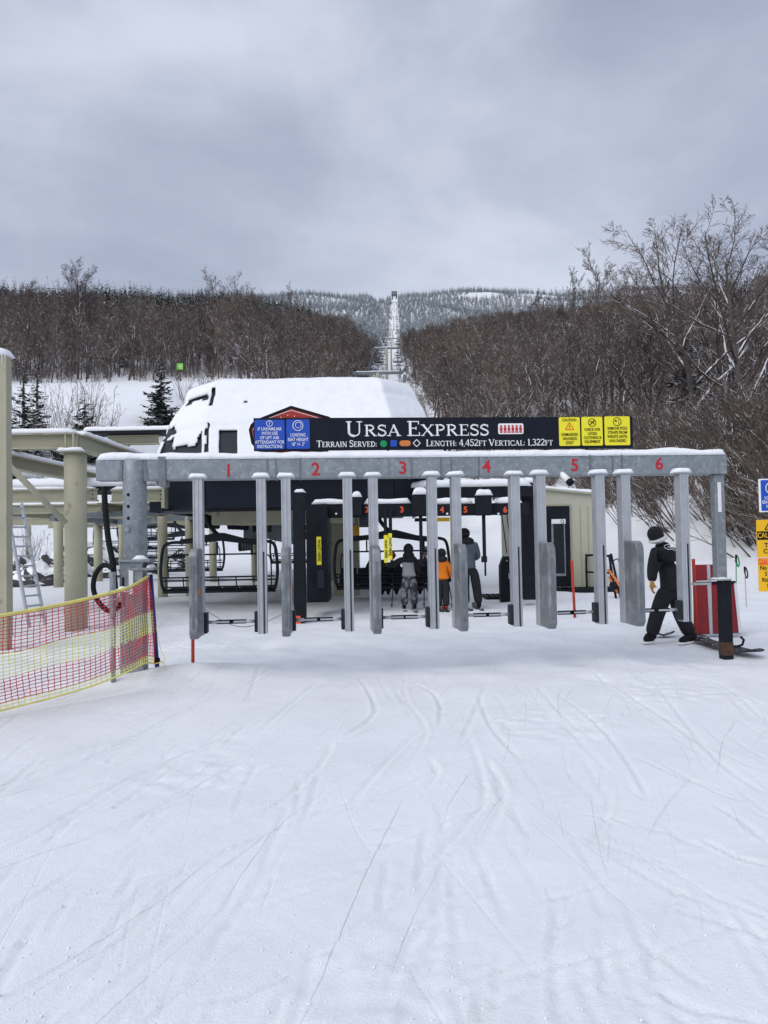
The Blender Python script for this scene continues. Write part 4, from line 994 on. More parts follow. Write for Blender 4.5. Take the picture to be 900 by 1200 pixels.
mb = MB(); mb.ibeam((cx0 - 1.2, 19, 2.2), (cx0 - 1.0, 29, 2.2), .25, .3); mb.build('main_beam', 'beige', hood, world=True)
c_ = P(316, 622, 24.5)
MB().prism([(-.9, .25), (-.2, .45), (.5, .35), (1.0, -.1), (.9, -.45), (.2, -.3), (-.5, -.05)], c_, (1, 0, 0), (0, 0, 1), .9).build('drive_cowl', 'galv', hood, world=True, bevel=.03)
for k_, (px_, py_, d_) in enumerate(((270, 612, 20), (282, 640, 28), (232, 610, 19.5), (300, 614, 19.5))):
    c_ = P(px_, py_, d_); mb = MB()
    for q_ in range(5): mb.tube([c_ + V((-.06, q_ * .55, 0)), c_ + V((.06, q_ * .55, 0))], .19, 14)
    mb.build('tire_bank', 'black', hood, world=True)
for k_, (px_, py_, w_, h_) in enumerate(((292, 628, .30, .40), (428, 612, .5, .3), (336, 618, .35, .5))):
    c_ = P(px_, py_, 23); MB().box(c_, (w_, .25, h_)).build('electrical_box', 'galvdark', hood, world=True, bevel=.01)
mb = MB()
for k_ in range(5):
    c_ = P(240 + k_ * 17, 604, 18.5); mb.tube(spline([c_, c_ + V((.2, .3, -.12)), c_ + V((.5, .2, .02))], 5), .018, 6)
mb.build('cables', 'black', hood, world=True)
yl = P(412, 622, 20.5); MB().box((yl.x, yl.y, yl.z), (.42, .03, .26)).build('yellow_plate', 'warnyellow', hood, world=True)

# ------------------------------------------------------------------ black loading portal
pt = thing('loading_portal', 'black steel loading portal with numbered sensor board under the station roof', 'gate', P(480, 600, 16) * 1.0)
pt.location.z = 0; ROOT[pt.name] = Matrix.Translation(pt.location).inverted()
def W(px, py, d): return P(px, py, d)
def wbox(mb, x0, y0, x1, y1, d, dy):
    a = P(x0, (y0 + y1) / 2, d); b = P(x1, (y0 + y1) / 2, d); t = P((x0 + x1) / 2, y0, d); u = P((x0 + x1) / 2, y1, d)
    return mb.box(((a.x + b.x) / 2, d + dy / 2, (t.z + u.z) / 2), (b.x - a.x, dy, t.z - u.z))
q = wbox(MB(), 343.5, 576, 357, 729, 14.8, .25).build('portal_post', 'black', pt, world=True, bevel=.01)
wbox(MB(), 343, 722, 352, 731, 14.74, .05).build('orange_foot', 'orangered', q, world=True)
a = P(350, 577, 14.9); MB().snowcap(a + V((-.1, 0, 0)), a + V((.14, 0, 0)), .2, .07, 4).build('snow', 'snow', q, world=True, smooth=True)
wbox(MB(), 612.5, 566, 627.5, 703, 17.2, .3).build('portal_post', 'black', pt, world=True, bevel=.01)
a = P(612, 566, 17.3); MB().snowcap(a, a + V((.3, 0, 0)), .3, .12, 5).build('snow', 'snow', pt, world=True, smooth=True)
wp = wbox(MB(), 359, 592, 384, 706, 15.6, .9).build('wide_column', 'black', pt, world=True, bevel=.008)
yw = wbox(MB(), 371, 629, 376.5, 662, 15.585, .012).build('yellow_label', 'signyellow', wp, world=True)
ybx = P(373.8, 645, 15.58)
rv = Matrix.Rotation(R(90), 4, 'X') @ Matrix.Rotation(R(-90), 4, 'Z')
inv = ROOT[pt.name]
text('WAIT HERE', .085, 'inkblack', yw, inv @ ybx, 'lettering', .006, 1.0, rot=rv)
wbox(MB(), 372, 668, 380, 690, 15.55, .05).build('hand_pump', 'chair', wp, world=True, bevel=.02)
b1 = wbox(MB(), 350, 572.5, 625, 584, 16.8, .35).build('top_beam', 'black', pt, world=True, bevel=.01)
a = P(346, 573, 17); b = P(622, 571, 17); b.z = a.z = (a.z + b.z) / 2
MB().snowcap(a, b, .40, .17, 6, .02, .12).build('snow', 'snow', b1, world=True, smooth=True)
b2 = wbox(MB(), 364, 591, 620, 605, 15.9, .16).build('number_board', 'black', pt, world=True, bevel=.01)
for i_, (x0, x1) in enumerate(((365, 412), (426, 482), (504, 554), (580, 612))):
    a = P(x0, 591 - (x0 - 365) * .006, 15.98); b = P(x1, 591 - (x0 - 365) * .006, 15.98); b.z = a.z
    MB().snowcap(a, b, .17, .11, 10 + i_, .01, .08).build('snow', 'snow', b2, world=True, smooth=True)
for s_, px_ in zip('123456', (383.5, 430, 471, 518, 545.5, 592)):
    text(s_, .17, 'orangered', b2, inv @ P(px_, 597.5, 15.88), 'number', .03)
for px_ in (394, 405, 419, 524, 584):
    mb = MB(); c = P(px_, 602, 15.88); mb.tube([c, c - V((0, .02, 0))], .022, 10); mb.build('indicator_lamp', 'white', b2, world=True)
for x0, x1, y0, y1 in ((412, 424, 582, 604), (483.5, 501.5, 579, 604), (557.5, 576.5, 580, 604)):
    sb = wbox(MB(), x0, y0, x1, y1, 15.7, .19).build('sensor_box', 'black', pt, world=True, bevel=.015)
    a = P(x0 - .5, y0 + .5, 15.79); b = P(x1 + .5, y0 + .5, 15.79); b.z = a.z; MB().snowcap(a, b, .20, .13, x0, .01, .04).build('snow', 'snow', sb, world=True, smooth=True)
def hang(x0, x1, y0, y1, d, nm='hanging_bar', m='black'): return wbox(MB(), x0, y0, x1, y1, d, .06).build(nm, m, pt, world=True, bevel=.008)
hg = hang(449.5, 453.5, 596, 626, 15.75); hg2 = hang(455.5, 459.5, 596, 625, 15.75)
for (x0, x1, y0, y1, pp) in ((450, 454.5, 627, 659.5, hg), (455, 459.5, 625, 656, hg2)):
    l_ = wbox(MB(), x0, y0, x1, y1, 15.70, .03).build('yellow_label', 'signyellow', pp, world=True)
    c = P((x0 + x1) / 2, (y0 + y1) / 2, 15.695); text('WAIT HERE', .072, 'inkblack', l_, inv @ c, 'lettering', .012, 1.0, rot=rv)
hang(491.5, 495.5, 604, 662, 15.8); hb = hang(565.5, 569.5, 604, 656, 15.8); wbox(MB(), 564.5, 652, 571, 659, 15.78, .08).build('sensor', 'black', hb, world=True)
hang(568, 570, 659, 675, 15.8)
hh = hang(528, 531.5, 598, 624, 16.4); wbox(MB(), 528, 624, 532, 655, 16.38, .03).build('yellow_label', 'signyellow', hh, world=True)
wbox(MB(), 486, 607, 515, 611, 17.5, .05).build('cross_bar', 'navy', pt, world=True)
l_ = wbox(MB(), 512, 606.5, 527, 611, 17.45, .05).build('yellow_plate', 'warnyellow', pt, world=True)
mb = MB()
for (x0, y0, x1, y1) in ((588, 604, 594, 648), (594, 604, 600, 648), (602, 604, 604, 648), (627.5, 590, 629, 690)): mb.tube([P(x0, y0, 16.5), P(x1, y1, 18)], .012, 6)
mb.build('cables', 'black', pt, world=True)

# console
cs = P(596, 697, 18.6); cs.z = 0
con_ = thing('control_console', 'black waist high control console beside the right portal post', 'console', cs)
MB().prism([(-.23, 0), (.23, 0), (.23, 1.08), (-.14, 1.08), (-.23, .85)], cs + V((0, 0, .0)), (1, 0, 0), (0, 0, 1), .35).build('cabinet', 'black', con_, world=True, bevel=.015)
mb = MB()
for i in range(3): mb.tube([cs + V((-.08 + .1 * i, -.352, .98)), cs + V((-.08 + .1 * i, -.37, .98))], .018, 8)
mb.build('button', 'alu', con_, world=True)
MB().box(cs + V((0, -.36, .62)), (.1, .02, .14)).build('notice', 'greycloth', con_, world=True)

# ------------------------------------------------------------------ chairs
def make_chair():
    t = thing('lift_chair', 'x', 'lift chair', (0, 0, 0))
    # beam across the top
    f = MB(); f.prism([(-.98, 1.53), (-.95, 1.66), (-.55, 1.69), (-.12, 1.80), (.12, 1.80), (.62, 1.66), (.95, 1.62), (.98, 1.50), (.8, 1.49), (.5, 1.54), (.05, 1.60), (-.3, 1.57), (-.7, 1.55)], (0, .06, 0), (1, 0, 0), (0, 0, 1), .12)
    f.build('top_beam', 'chair', t, bevel=.015)
    for s in (-1, 1):
        pts = spline([V((s * .9, 0, 1.58)), V((s * 1.2, 0, 1.57)), V((s * 1.36, 0, 1.48)), V((s * 1.42, -.02, 1.15)), V((s * 1.43, -.05, .75)), V((s * 1.36, -.02, .42)), V((s * 1.2, .25, .36))], 6)
        MB().tube(pts, .040, 10).build('side_frame', 'chair', t, smooth=True)
        MB().tube(spline([V((s * 1.27, .05, .72)), V((s * 1.27, .0, 1.05)), V((s * 1.22, -.02, 1.22)), V((s * 1.05, 0, 1.27)), V((s * .8, 0, 1.27))], 5), .018, 8).build('arm_rail', 'chair', t, smooth=True)
    b = MB()
    for z_, y_, r_ in ((.72, -.16, .020), (.64, -.14, .020), (.48, -.08, .020)): b.tube([(-1.38, y_, z_), (1.38, y_, z_)], r_, 8)
    for i in range(7): b.tube([(-1.29 + i * .43, -.16, .73), (-1.29 + i * .43, -.06, .40)], .017, 6)
    b.build('backrest', 'chair', t)
    s_ = MB()
    for i in range(6): s_.box((-1.08 + i * .432, .18, .40), (.40, .44, .07))
    s_.build('seat', 'black', t, bevel=.02)
    MB().tube([(-1.38, -.06, .36), (1.38, -.06, .36)], .034, 8).tube([(-1.3, .35, .36), (1.3, .35, .36)], .03, 8).build('seat_frame', 'chair', t, smooth=True)
    r = MB().tube([(-.98, 0, 1.27), (1.0, 0, 1.27)], .020, 8).tube([(-.05, 0, 1.27), (-.05, 0, 1.58)], .026, 8).tube([(.80, 0, 1.24), (.80, 0, 1.55)], .03, 8).tube([(-.62, 0, 1.27), (-.62, 0, 1.55)], .02, 8)
    r.build('restraint_bar', 'chair', t)
    MB().tube(spline([V((0, 0, 1.74)), V((-.16, .02, 1.88)), V((-.30, .05, 2.10)), V((-.33, .05, 2.45)), V((-.2, .05, 2.95)), V((0, .05, 3.2))], 7), .05, 10).build('hanger', 'chair', t, smooth=True)
    g = MB().box((0, .05, 3.25), (.22, .5, .16)); g.build('grip', 'galvdark', t, bevel=.02)
    return t
ch0 = make_chair()
p = P(257, 650, 19.0); ch0.location = (p.x, p.y, -.03); ch0['label'] = 'empty six seat lift chair under the left side of the station roof'; ch0['group'] = 'lift chairs'; ch0.rotation_euler.z = .02
def chair_at(loc, label, rz=0.02, s=1.0): return copy_thing(ch0, loc, rz, s, label, 'lift chairs')
p = P(459, 650, 19.2); bc = chair_at((p.x, p.y, -.03), 'six seat lift chair being boarded behind the people waiting', .0)
for i in range(6): MB().box((-1.08 + i * .432, -.02, .66), (.40, .09, .42)).build('seat_back_pad', 'black', bc, bevel=.03)
p = P(196, 640, 31); chair_at((p.x, p.y, .55), 'empty lift chair parked far back behind the grey housing of lane 1', .3)
p = P(360, 640, 30); chair_at((p.x, p.y, .3), 'empty lift chair far back between the first two lanes', .05)
p = P(215, 640, 27.5); chair_at((p.x, p.y, .15), 'empty lift chair behind the nearest empty one, seen between its rails', .12)
p = P(172, 640, 38); chair_at((p.x, p.y, 1.3), 'empty lift chair highest on the snow bank under the beige beams', .6)
p = P(150, 640, 34); chair_at((p.x, p.y, .9), 'empty lift chair far back under the beige beams at left', .5)

# ------------------------------------------------------------------ towers, rope, chairs on the line
TY_ = [(100, 12.0), (185, 14.5), (340, 14.5), (520, 13), (750, 13), (1000, 13)]
names = ['nearest lift tower, its cross arm just above the station roof', 'second lift tower up the line with beige pole', 'third lift tower up the line', 'fourth lift tower, small on the slope', 'fifth lift tower, tiny high on the slope', 'highest visible lift tower just below the summit']
tower0 = None
ropeL = []; ropeR = []
for i, (Yt, hh_) in enumerate(TY_):
    xx = float(axis(Yt)); z0 = Hs(xx, Yt); loc = (xx, Yt, z0)
    if i == 0:
        tw = thing('lift_tower', names[0], 'lift tower', loc, 0, 'lift towers up the line')
        MB().tube([(0, 0, -1), (0, 0, 12)], [.40, .30], 16).build('pole', 'beige', tw, smooth=True)
        MB().box((0, 0, 12.0), (6.6, .34, .34)).build('cross_arm', 'galvdark', tw, bevel=.03)
        mb = MB(); mb.tube([(-1.2, 0, 12.1), (-1.2, 0, 13.1), (1.2, 0, 13.1), (1.2, 0, 12.1)], .06, 6); mb.build('lifting_frame', 'galvdark', tw)
        for s in (-1, 1):
            sh_ = MB().box((s * 2.9, 0, 11.7), (.16, 4.6, .2)).build('sheave_beam', 'galvdark', tw)
            mb = MB()
            for k_ in range(6): mb.tube([(s * 2.9 - .06, -2.1 + k_ * .84, 11.95), (s * 2.9 + .06, -2.1 + k_ * .84, 11.95)], .24, 12)
            mb.build('sheaves', 'black', sh_)
            mb = MB(); mb.box((s * 3.5, 0, 11.2), (.5, 4.8, .04)); mb.tube([(s * 3.75, -2.3, 11.2), (s * 3.75, -2.3, 12.2), (s * 3.75, 2.3, 12.2), (s * 3.75, 2.3, 11.2)], .03, 5); mb.build('catwalk', 'galvdark', tw)
        MB().snowcap((-3.2, 0, 12.17), (3.2, 0, 12.17), .3, .12, 3, .0, .4).build('snow', 'snow', tw, smooth=True)
        tower0 = tw
    else: copy_thing(tower0, loc, 0, (1, 1, hh_ / 12), names[i], 'lift towers up the line')
    ropeL.append(V((xx - 2.9, Yt, z0 + hh_ * .99 + .2))); ropeR.append(V((xx + 2.9, Yt, z0 + hh_ * .99 + .2)))
def rope_z(rope, Yq):
    pts = [V((rope[0].x, 30, 4.2))] + rope + [V((rope[-1].x + 5.8, 1285, Hs(24, 1285) + 9))]
    for a, b in zip(pts, pts[1:]):
        if a.y <= Yq <= b.y:
            t = (Yq - a.y) / (b.y - a.y); return a.lerp(b, t) - V((0, 0, (b.y - a.y) * .022 * 4 * t * (1 - t)))
for rope, nm in ((ropeL, 'left'), (ropeR, 'right')):
    pts = [rope_z(rope, y_) for y_ in list(np.arange(30, 1280, 12.5))]
    MB().tube(pts, [.025 + .00004 * p.y for p in pts], 5).solo('haul_rope', 'galvdark', 'steel haul rope on the %s side of the lift line' % nm, 'cable')
lab = ['nearest chair coming down the left side of the lift line', 'second chair down the left side of the lift line', 'third chair down the left side of the lift line']
for i, Yc in enumerate((140, 168, 200, 232, 266, 302, 342, 385, 430, 480, 540, 610, 700, 800, 900)):
    q_ = rope_z(ropeL, Yc); chair_at(q_ - V((0, 0, 3.3)), lab[i] if i < 3 else 'empty chair small in the distance on the left rope of the lift line', 0)
for i, Yc in enumerate((165, 205, 245, 290, 340, 395, 450, 520, 600, 690, 790)):
    q_ = rope_z(ropeR, Yc); chair_at(q_ - V((0, 0, 3.3)), 'nearest chair going up the right side of the lift line' if i == 0 else 'chair small in the distance on the right rope of the lift line', 0)
xx = float(axis(1290)); zz_ = Hs(xx, 1290)
tst = thing('summit_station', 'tiny dark lift terminal on the skyline at the top of the lift line', 'building', (xx, 1290, zz_))
MB().box((0, 0, 8.5), (9.5, 14, 5)).build('terminal_body', 'galvdark', tst)
mb = MB()
for sx_ in (-3.5, 3.5): mb.box((sx_, 0, 2.5), (1.6, 2.2, 9))
mb.build('support_legs', 'black', tst); MB().box((0, 0, 11.3), (9.7, 14.2, .7)).build('roof', 'snow', tst)
for i, (px_, py_) in enumerate(((556, 350), (583, 349), (594, 348), (570, 351))):
    q_ = P(px_, py_, 1320); chair_at(q_ - V((0, 0, 2)), 'tiny chair of another lift above the frosted ridge right of the summit', .8, 2.0)

# green sign on the slope
g_ = P(211, 445, 118); g_.z = Hs(g_.x, g_.y); gs = thing('trail_sign', 'small lime green square sign at the top of the left snow slope', 'sign', g_)
MB().tube([(0, 0, -.3), (0, 0, 2.4)], .05, 6).build('post', 'rock', gs); MB().box((0, -.06, 2.2), (.95, .05, .95)).build('panel', mat('lime', (.22, .62, .08), .5), gs)
MB().box((0, -.09, 2.2), (.5, .01, .12)).build('arrow', 'white', gs)

# ------------------------------------------------------------------ beige chair parking frame at left
fr_ = thing('parking_frame', 'beige steel frame of beams and columns holding the chair parking rails at left', 'steel frame', (-6, 16, 0))
def B_(nm, a, b, w, h, m='beige', snow=.09, seed=1, ib=True):
    a, b = V(a), V(b); o = (MB().ibeam(a, b, w, h) if ib else MB().bar(a, b, w, h)).build(nm, m, fr_, world=True)
    if snow: MB().snowcap(a + V((0, 0, h / 2)), b + V((0, 0, h / 2)), w, snow, seed, .01, .12).build('snow', 'snow', o, world=True, smooth=True)
    return o
def C_(px0, px1, d, ztop, zbot=-.3, nm='column', round_=True, cap=True):
    a = P(px0, 620, d); b = P(px1, 620, d); x_ = (a.x + b.x) / 2; r_ = (b.x - a.x) / 2
    o = (MB().tube([(x_, d, zbot), (x_, d, ztop)], r_, 24) if round_ else MB().box((x_, d, (ztop + zbot) / 2), (2 * r_, 2 * r_, ztop - zbot))).build(nm, 'beige', fr_, world=True, smooth=False, bevel=0 if round_ else .01)
    if round_: o.data.polygons.foreach_set('use_smooth', [len(p_.vertices) == 4 for p_ in o.data.polygons])
    if cap:
        MB().tube([(x_, d, ztop), (x_, d, ztop + .03)], r_ * 1.3, 16).build('cap_plate', 'beige', o, world=True)
    return o, x_
# leftmost column
o, x0c = C_(-8, 10, 11.5, 4.42, round_=False, cap=False)
MB().box((x0c + .125, 11.37, 2.1), (.05, .012, 4.6)).build('flange', 'beige', o, world=True)
MB().snowcap((x0c - .2, 11.5, 4.42), (x0c + .17, 11.5, 4.42), .30, .12, 2).build('snow', 'snow', o, world=True, smooth=True)
mb = MB()
for i in range(7): mb.tube([(x0c - .13 + i * .045, 11.35, 4.42), (x0c - .13 + i * .045, 11.35, 4.42 - .05 - .05 * (i * 7 % 3))], [.008, .002], 5)
mb.build('icicles', M['glass'] if False else 'snow', o, world=True)
C_(9, 14, 13.2, 3.0, round_=False, cap=False)
o, x1c = C_(76, 101.5, 14.0, 3.22)
MB().snowcap((x1c - .24, 13.8, 3.25), (x1c + .24, 13.8, 3.25), .16, .06, 12).build('snow', 'snow', o, world=True, smooth=True)
B_('cross_beam', (-9.5, 14, 3.45), (x1c + .05, 14, 3.45), .26, .29, seed=3)
B_('rail_beam', (x1c - .0, 14.15, 3.45), (x1c - .15, 23, 3.45), .24, .29, seed=4)
B_('rail_beam', (-6.78, 12, 3.08), (-6.80, 18.3, 3.08), .22, .25, seed=5)
a = P(100, 506, 20); b = P(212, 507, 20)
B_('walkway', (a.x, 20, 4.42), (b.x + .3, 20, 4.42), .7, .07, 'black', .13, 6, ib=False)
a = P(127, 515, 20); b = P(186, 515, 20); B_('cross_beam', (a.x, 20, 4.24), (b.x, 20, 4.24), .2, .24, snow=0)
a = P(148, 515, 20); MB().box((a.x, 20, 3.8), (.14, .14, .7)).build('strut', 'beige', fr_, world=True)
# layered platforms and beams
B_('platform', (-9.6, 18.0, 2.80), (-5.1, 18.0, 2.80), 1.6, .10, 'black', .24, 7, ib=False)
B_('cross_beam', (-9.6, 16.6, 2.62), (-6.2, 16.6, 2.62), .2, .28, snow=.05, seed=8)
a = P(131, 577, 16.8); b = P(193, 577, 16.8); o = B_('cross_beam', (a.x, 16.8, 2.60), (b.x, 16.8, 2.60), .2, .28, snow=.07, seed=9)
MB().box((b.x, 16.8, 2.54), (.07, .3, .46)).build('end_plate', 'beige', o, world=True)
B_('cross_beam', (-10.5, 20.5, 2.50), (-5.2, 20.5, 2.50), .2, .24, snow=.05, seed=10)
B_('cross_beam', (-12, 24, 2.48), (-5.4, 24, 2.48), .2, .26, snow=0)
B_('cross_beam', (-14, 28, 2.40), (-5.4, 28, 2.40), .2, .3, snow=0)
B_('cross_beam', (-14, 32, 2.35), (-5.4, 32, 2.35), .2, .3, snow=0)
B_('guide_rail', (-8.2, 20.0, 2.28), (-4.2, 17.8, 2.30), .14, .14, 'galvdark', 0, ib=False)
B_('guide_rail', (-12, 30, 2.26), (-5.2, 21.5, 2.26), .14, .16, 'galvdark', 0, ib=False)
B_('guide_rail', (-9.5, 22, 2.3), (-9.0, 33, 2.3), .14, .16, 'galvdark', 0, ib=False)
B_('rail_beam', (-7.0, 19, 2.45), (-7.0, 32, 2.45), .2, .24, snow=0)
B_('rail_beam', (-10.2, 19, 2.45), (-10.6, 32, 2.45), .2, .24, snow=0)
MB().tube([P(6, 541, 13.0), P(77, 613, 13.6)], .055, 10).build('diagonal_brace', 'beige', fr_, world=True, smooth=True)
for x0_, x1_, d_, zt_ in ((63, 74, 26, 2.3), (110, 120, 28, 2.3), (184.5, 196, 22, 2.3), (217, 227.5, 22, 2.3), (139, 145, 32, 2.3), (245, 253.5, 27, 2.2), (294, 301, 27, 2.2), (168, 173, 36, 2.6), (30, 36, 34, 2.6)):
    z0 = Hs(P((x0_ + x1_) / 2, 620, d_).x, d_)
    C_(x0_, x1_, d_, zt_, z0 - .4, cap=False)
for (bx, by, bz) in ((x1c - .12, 13.84, 3.45), (x1c + .02, 13.84, 3.45), (-6.9, 13.84, 3.45), (-7.6, 13.84, 3.45)):
    o_ = MB().box((bx, by + .02, bz), (.03, .03, .24)).build('stiffener', 'beige', fr_, world=True)
for (bx, by, bz) in ((-6.45, 16.48, 2.62), (-6.25, 16.48, 2.62), (b.x - .04, 16.66, 2.6)):
    mb = MB()
    for dz in (-.09, 0, .09): mb.tube([(bx, by, bz + dz), (bx, by - .03, bz + dz)], .016, 6)
    mb.build('bolts', 'black', fr_, world=True)
# ladder
l0 = P(16, 590, 12.6); l1 = P(41, 718, 12.2); off = V((.115, .30, 0))
ld = thing('ladder', 'aluminium ladder leaning on the beams beside the leftmost column', 'ladder', (l1.x, l1.y, 0))
for k_ in (0, 1): MB().bar(l0 + off * k_ - off * .5, l1 + off * k_ - off * .5 + (l1 - l0) * .12, .03, .06).build('rail', 'alu', ld, world=True)
for k_ in range(12):
    c = l0.lerp(l1, (k_ + .5) / 11.2); MB().tube([c - off * .5, c + off * .5], .016, 6).build('rung', 'alu', ld, world=True)

# rocks
def rock(x, Y, r, seed, label):
    z = Hs(x, Y); mb = MB(); mb.ball((x, Y, z + r * .15), (r, r * .8, r * .75), 18, 12)
    mb.v = [tuple(V(p) + (V(p) - V((x, Y, z))) * (noise.noise(V(p) * 1.7 / r + V((seed, 0, 0))) * .5)) for p in mb.v]
    mb.solo('boulder', 'rock', label, 'rock', (x, Y, z - .1), 'boulders in the snow bank under the beams')
for i, (px_, d_, r_) in enumerate(((42, 27, .7), (52, 29, .8), (30, 30, .9), (104, 31, .8), (120, 33, .9), (128, 30, .6), (160, 33, .7), (86, 34, 1.0), (208, 34, .7), (62, 33, .6), (175, 31, .5))):
    p = P(px_, 640, d_); rock(p.x, p.y, r_, i * 3.3, 'dark rock half buried in the snow bank under the beige beams')

# ------------------------------------------------------------------ operator hut
hl = P(604, 640, 22.0).x; hr = P(700, 640, 22.0).x
hz0 = P(625, 571, 22).z; hz1 = P(700, 579, 22).z
hut = thing('operator_hut', 'beige operator hut with a black door behind lanes 4 and 5', 'hut', ((hl + hr) / 2, 23, 0))
MB().prism([(0, -.1), (hr - hl, -.1), (hr - hl, hz1), (0, hz0 + .05)], (hl, 24.6, 0), (1, 0, 0), (0, 0, 1), 2.6).build('walls', 'hut', hut, world=True, bevel=.01)
mb = MB()
for k_ in range(7): mb.add([(hl - .1, 21.9, hz0 + .07), (hr + .08, 21.9, hz1 + .01), (hr + .08, 24.7, hz1 + .01), (hl - .1, 24.7, hz0 + .07)], [(0, 1, 2, 3)]) if k_ == 0 else None
mb.build('roof_sheet', 'beige', hut, world=True).modifiers.new('s', 'SOLIDIFY').thickness = .05
mb = MB()
for k_ in range(1): mb.snowcap((hl - .1, 23.3, hz0 + .08), (hr + .06, 23.3, hz1 + .02), 2.7, .12, 15, .02, .1)
mb.build('snow', 'snow', hut, world=True, smooth=True)
dl = P(641, 640, 21.97).x; dr = P(668, 640, 21.97).x
MB().box(((dl + dr) / 2, 21.985, 2.42 / 2 + .02), (dr - dl + .12, .04, 2.42)).build('door_frame', 'beige', hut, world=True)
dz_ = P(655, 593, 21.96).z
door = MB().box(((dl + dr) / 2, 21.95, dz_ / 2 + .05), (dr - dl, .05, dz_ - .1)).build('door', 'black', hut, world=True, bevel=.006)
w0 = P(646, 612, 21.9); w1 = P(663.5, 675, 21.9)
MB().box(((w0.x + w1.x) / 2, 21.915, (w0.z + w1.z) / 2), (w1.x - w0.x, .03, w0.z - w1.z)).build('window_frame', 'galv', door, world=True, bevel=.004)
MB().box(((w0.x + w1.x) / 2 + .01, 21.895, (w0.z + w1.z) / 2 + .02), (w1.x - w0.x - .09, .014, w0.z - w1.z - .12)).build('window_glass', 'glass', door, world=True)
c = P(654.5, 611, 21.88); MB().box((c.x, 21.88, c.z), (.40, .012, .13)).build('door_notice', 'white', door, world=True)
mb = MB(); c2 = P(659, 611, 21.87); ring(mb, c2.x, c2.z, .045, .008, 21.872, 12); mb.build('notice_symbol', 'inkblack', door, world=True)
MB().box((dl + .06, 21.90, 1.05), (.03, .06, .12)).build('handle', 'alu', door, world=True)
mb = MB()
for k_ in range(1, 6):
    xx_ = dr + .1 + k_ * .22
    if xx_ < hr - .05: mb.box((xx_, 21.992, 1.2), (.012, .02, 2.38))
mb.build('panel_seams', 'beige', hut, world=True)
# corner trim
MB().box((hr - .02, 21.985, hz1 / 2), (.05, .04, hz1 - .02)).build('corner_trim', 'hut', hut, world=True)

# mats, railing
for i, (x0, x1, y_, lb_) in enumerate(((641, 668, 694, 'black slatted mat on the snow at the hut door'), (668, 728, 694, 'black slatted mat on the snow in front of the hut wall'), (572, 612, 703, 'dark grating on the snow beside the console'))):
    a = G(x0, y_); b = G(x1, y_); mb = MB(); mb.box(((a.x + b.x) / 2, a.y, .02), (b.x - a.x, .06, .10)); mb.box(((a.x + b.x) / 2, a.y + 1.0, .02), (b.x - a.x, .06, .10))
    n_ = int((b.x - a.x) / .12)
    for k_ in range(n_ + 1): mb.box((a.x + (b.x - a.x) * k_ / n_, a.y + .5, .05), (.07, 1.05, .05))
    mb.solo('floor_mat', 'black', lb_, 'mat')
ra = G(688, 691); rb = G(716, 693)
MB().tube(spline([V((ra.x, ra.y, -.1)), V((ra.x, ra.y, .88)), V((ra.x + .07, ra.y, .97)), V((rb.x - .07, rb.y, .97)), V((rb.x, rb.y, .88)), V((rb.x + .02, rb.y, -.1))], 6), .032, 8).tube([(ra.x, ra.y, .5), (rb.x, rb.y, .5)], .026, 8).solo('handrail', 'black', 'black tube handrail in front of the beige hut wall', 'railing', smooth=True)
# sled frame standing by the rail
s0 = G(727, 703); s0.z = 0
sl_ = thing('rescue_sled', 'black and orange sled frame standing on end between lanes 5 and 6', 'sled', s0)
def q3(px, py, dd=0): return P(px, py, s0.y + dd)
MB().tube([q3(716, 649, .3), q3(727, 700)], .030, 8).tube([q3(714, 652, .6), q3(722, 702, .3)], .030, 8).build('runner', 'black', sl_, world=True, smooth=True)
MB().tube([q3(713, 668, .4), q3(721, 678, .1), q3(727, 688)], .034, 8).tube([q3(714, 676, .4), q3(724, 695, .1)], .03, 8).build('frame_tube', 'orange', sl_, world=True, smooth=True)
MB().ball(q3(720, 686, .2), (.12, .16, .10), 12, 8).build('gear_bag', 'black', sl_, world=True, smooth=True)
MB().tube(spline([q3(719, 657, .2), q3(724, 655, .1), q3(726, 662, .1)], 5), .014, 6).build('handle', 'black', sl_, world=True, smooth=True)
MB().box(q3(727.5, 699) - V((0, .02, 0)), (.05, .03, .16)).build('red_tip', 'redpaint', sl_, world=True)

# ------------------------------------------------------------------ right side: padded board, poles, boards, signs
pb0 = G(814, 746); pb1 = G(868, 745)
pd_ = thing('padded_board', 'red padded board with a white stripe standing behind the right gantry post', 'padded board', ((pb0.x + pb1.x) / 2, 11.9, 0))
d_ = 11.75
def pq(px, py, d=d_): return P(px, py, d)
def plate(mb, pts, t, lean=0):
    mb.prism([(0, 0)], V(), (1, 0, 0), (0, 0, 1), 0) if False else None
    n_ = len(pts); a = [V(p) for p in pts]; b = [p + V((0, t, 0)) for p in a]
    return mb.add(a + b, [tuple(range(n_)), tuple(reversed(range(n_, 2 * n_)))] + [(i, n_ + i, n_ + (i + 1) % n_, (i + 1) % n_) for i in range(n_)])
lowp = [pq(815, 744, 11.6), pq(867, 742, 11.6), pq(861, 683, 11.95), pq(814, 684, 11.95)]
lp_ = plate(MB(), lowp, .09).build('lower_pad', 'padred', pd_, world=True, bevel=.02)
upp = [pq(814, 681, 12.05), pq(842, 680, 12.05), pq(841, 661.5, 12.15), pq(813.5, 662, 12.15)]
up_ = plate(MB(), upp, .08).build('upper_pad', 'padred', pd_, world=True, bevel=.02)
mb = MB(); mb.bar(lowp[1] - V((0, .01, 0)), lowp[2] - V((0, .01, 0)), .04, .03); mb.bar(lowp[0] - V((0, .01, .01)), lowp[1] - V((0, .01, .01)), .03, .03); mb.build('metal_edge', 'alu', lp_, world=True)
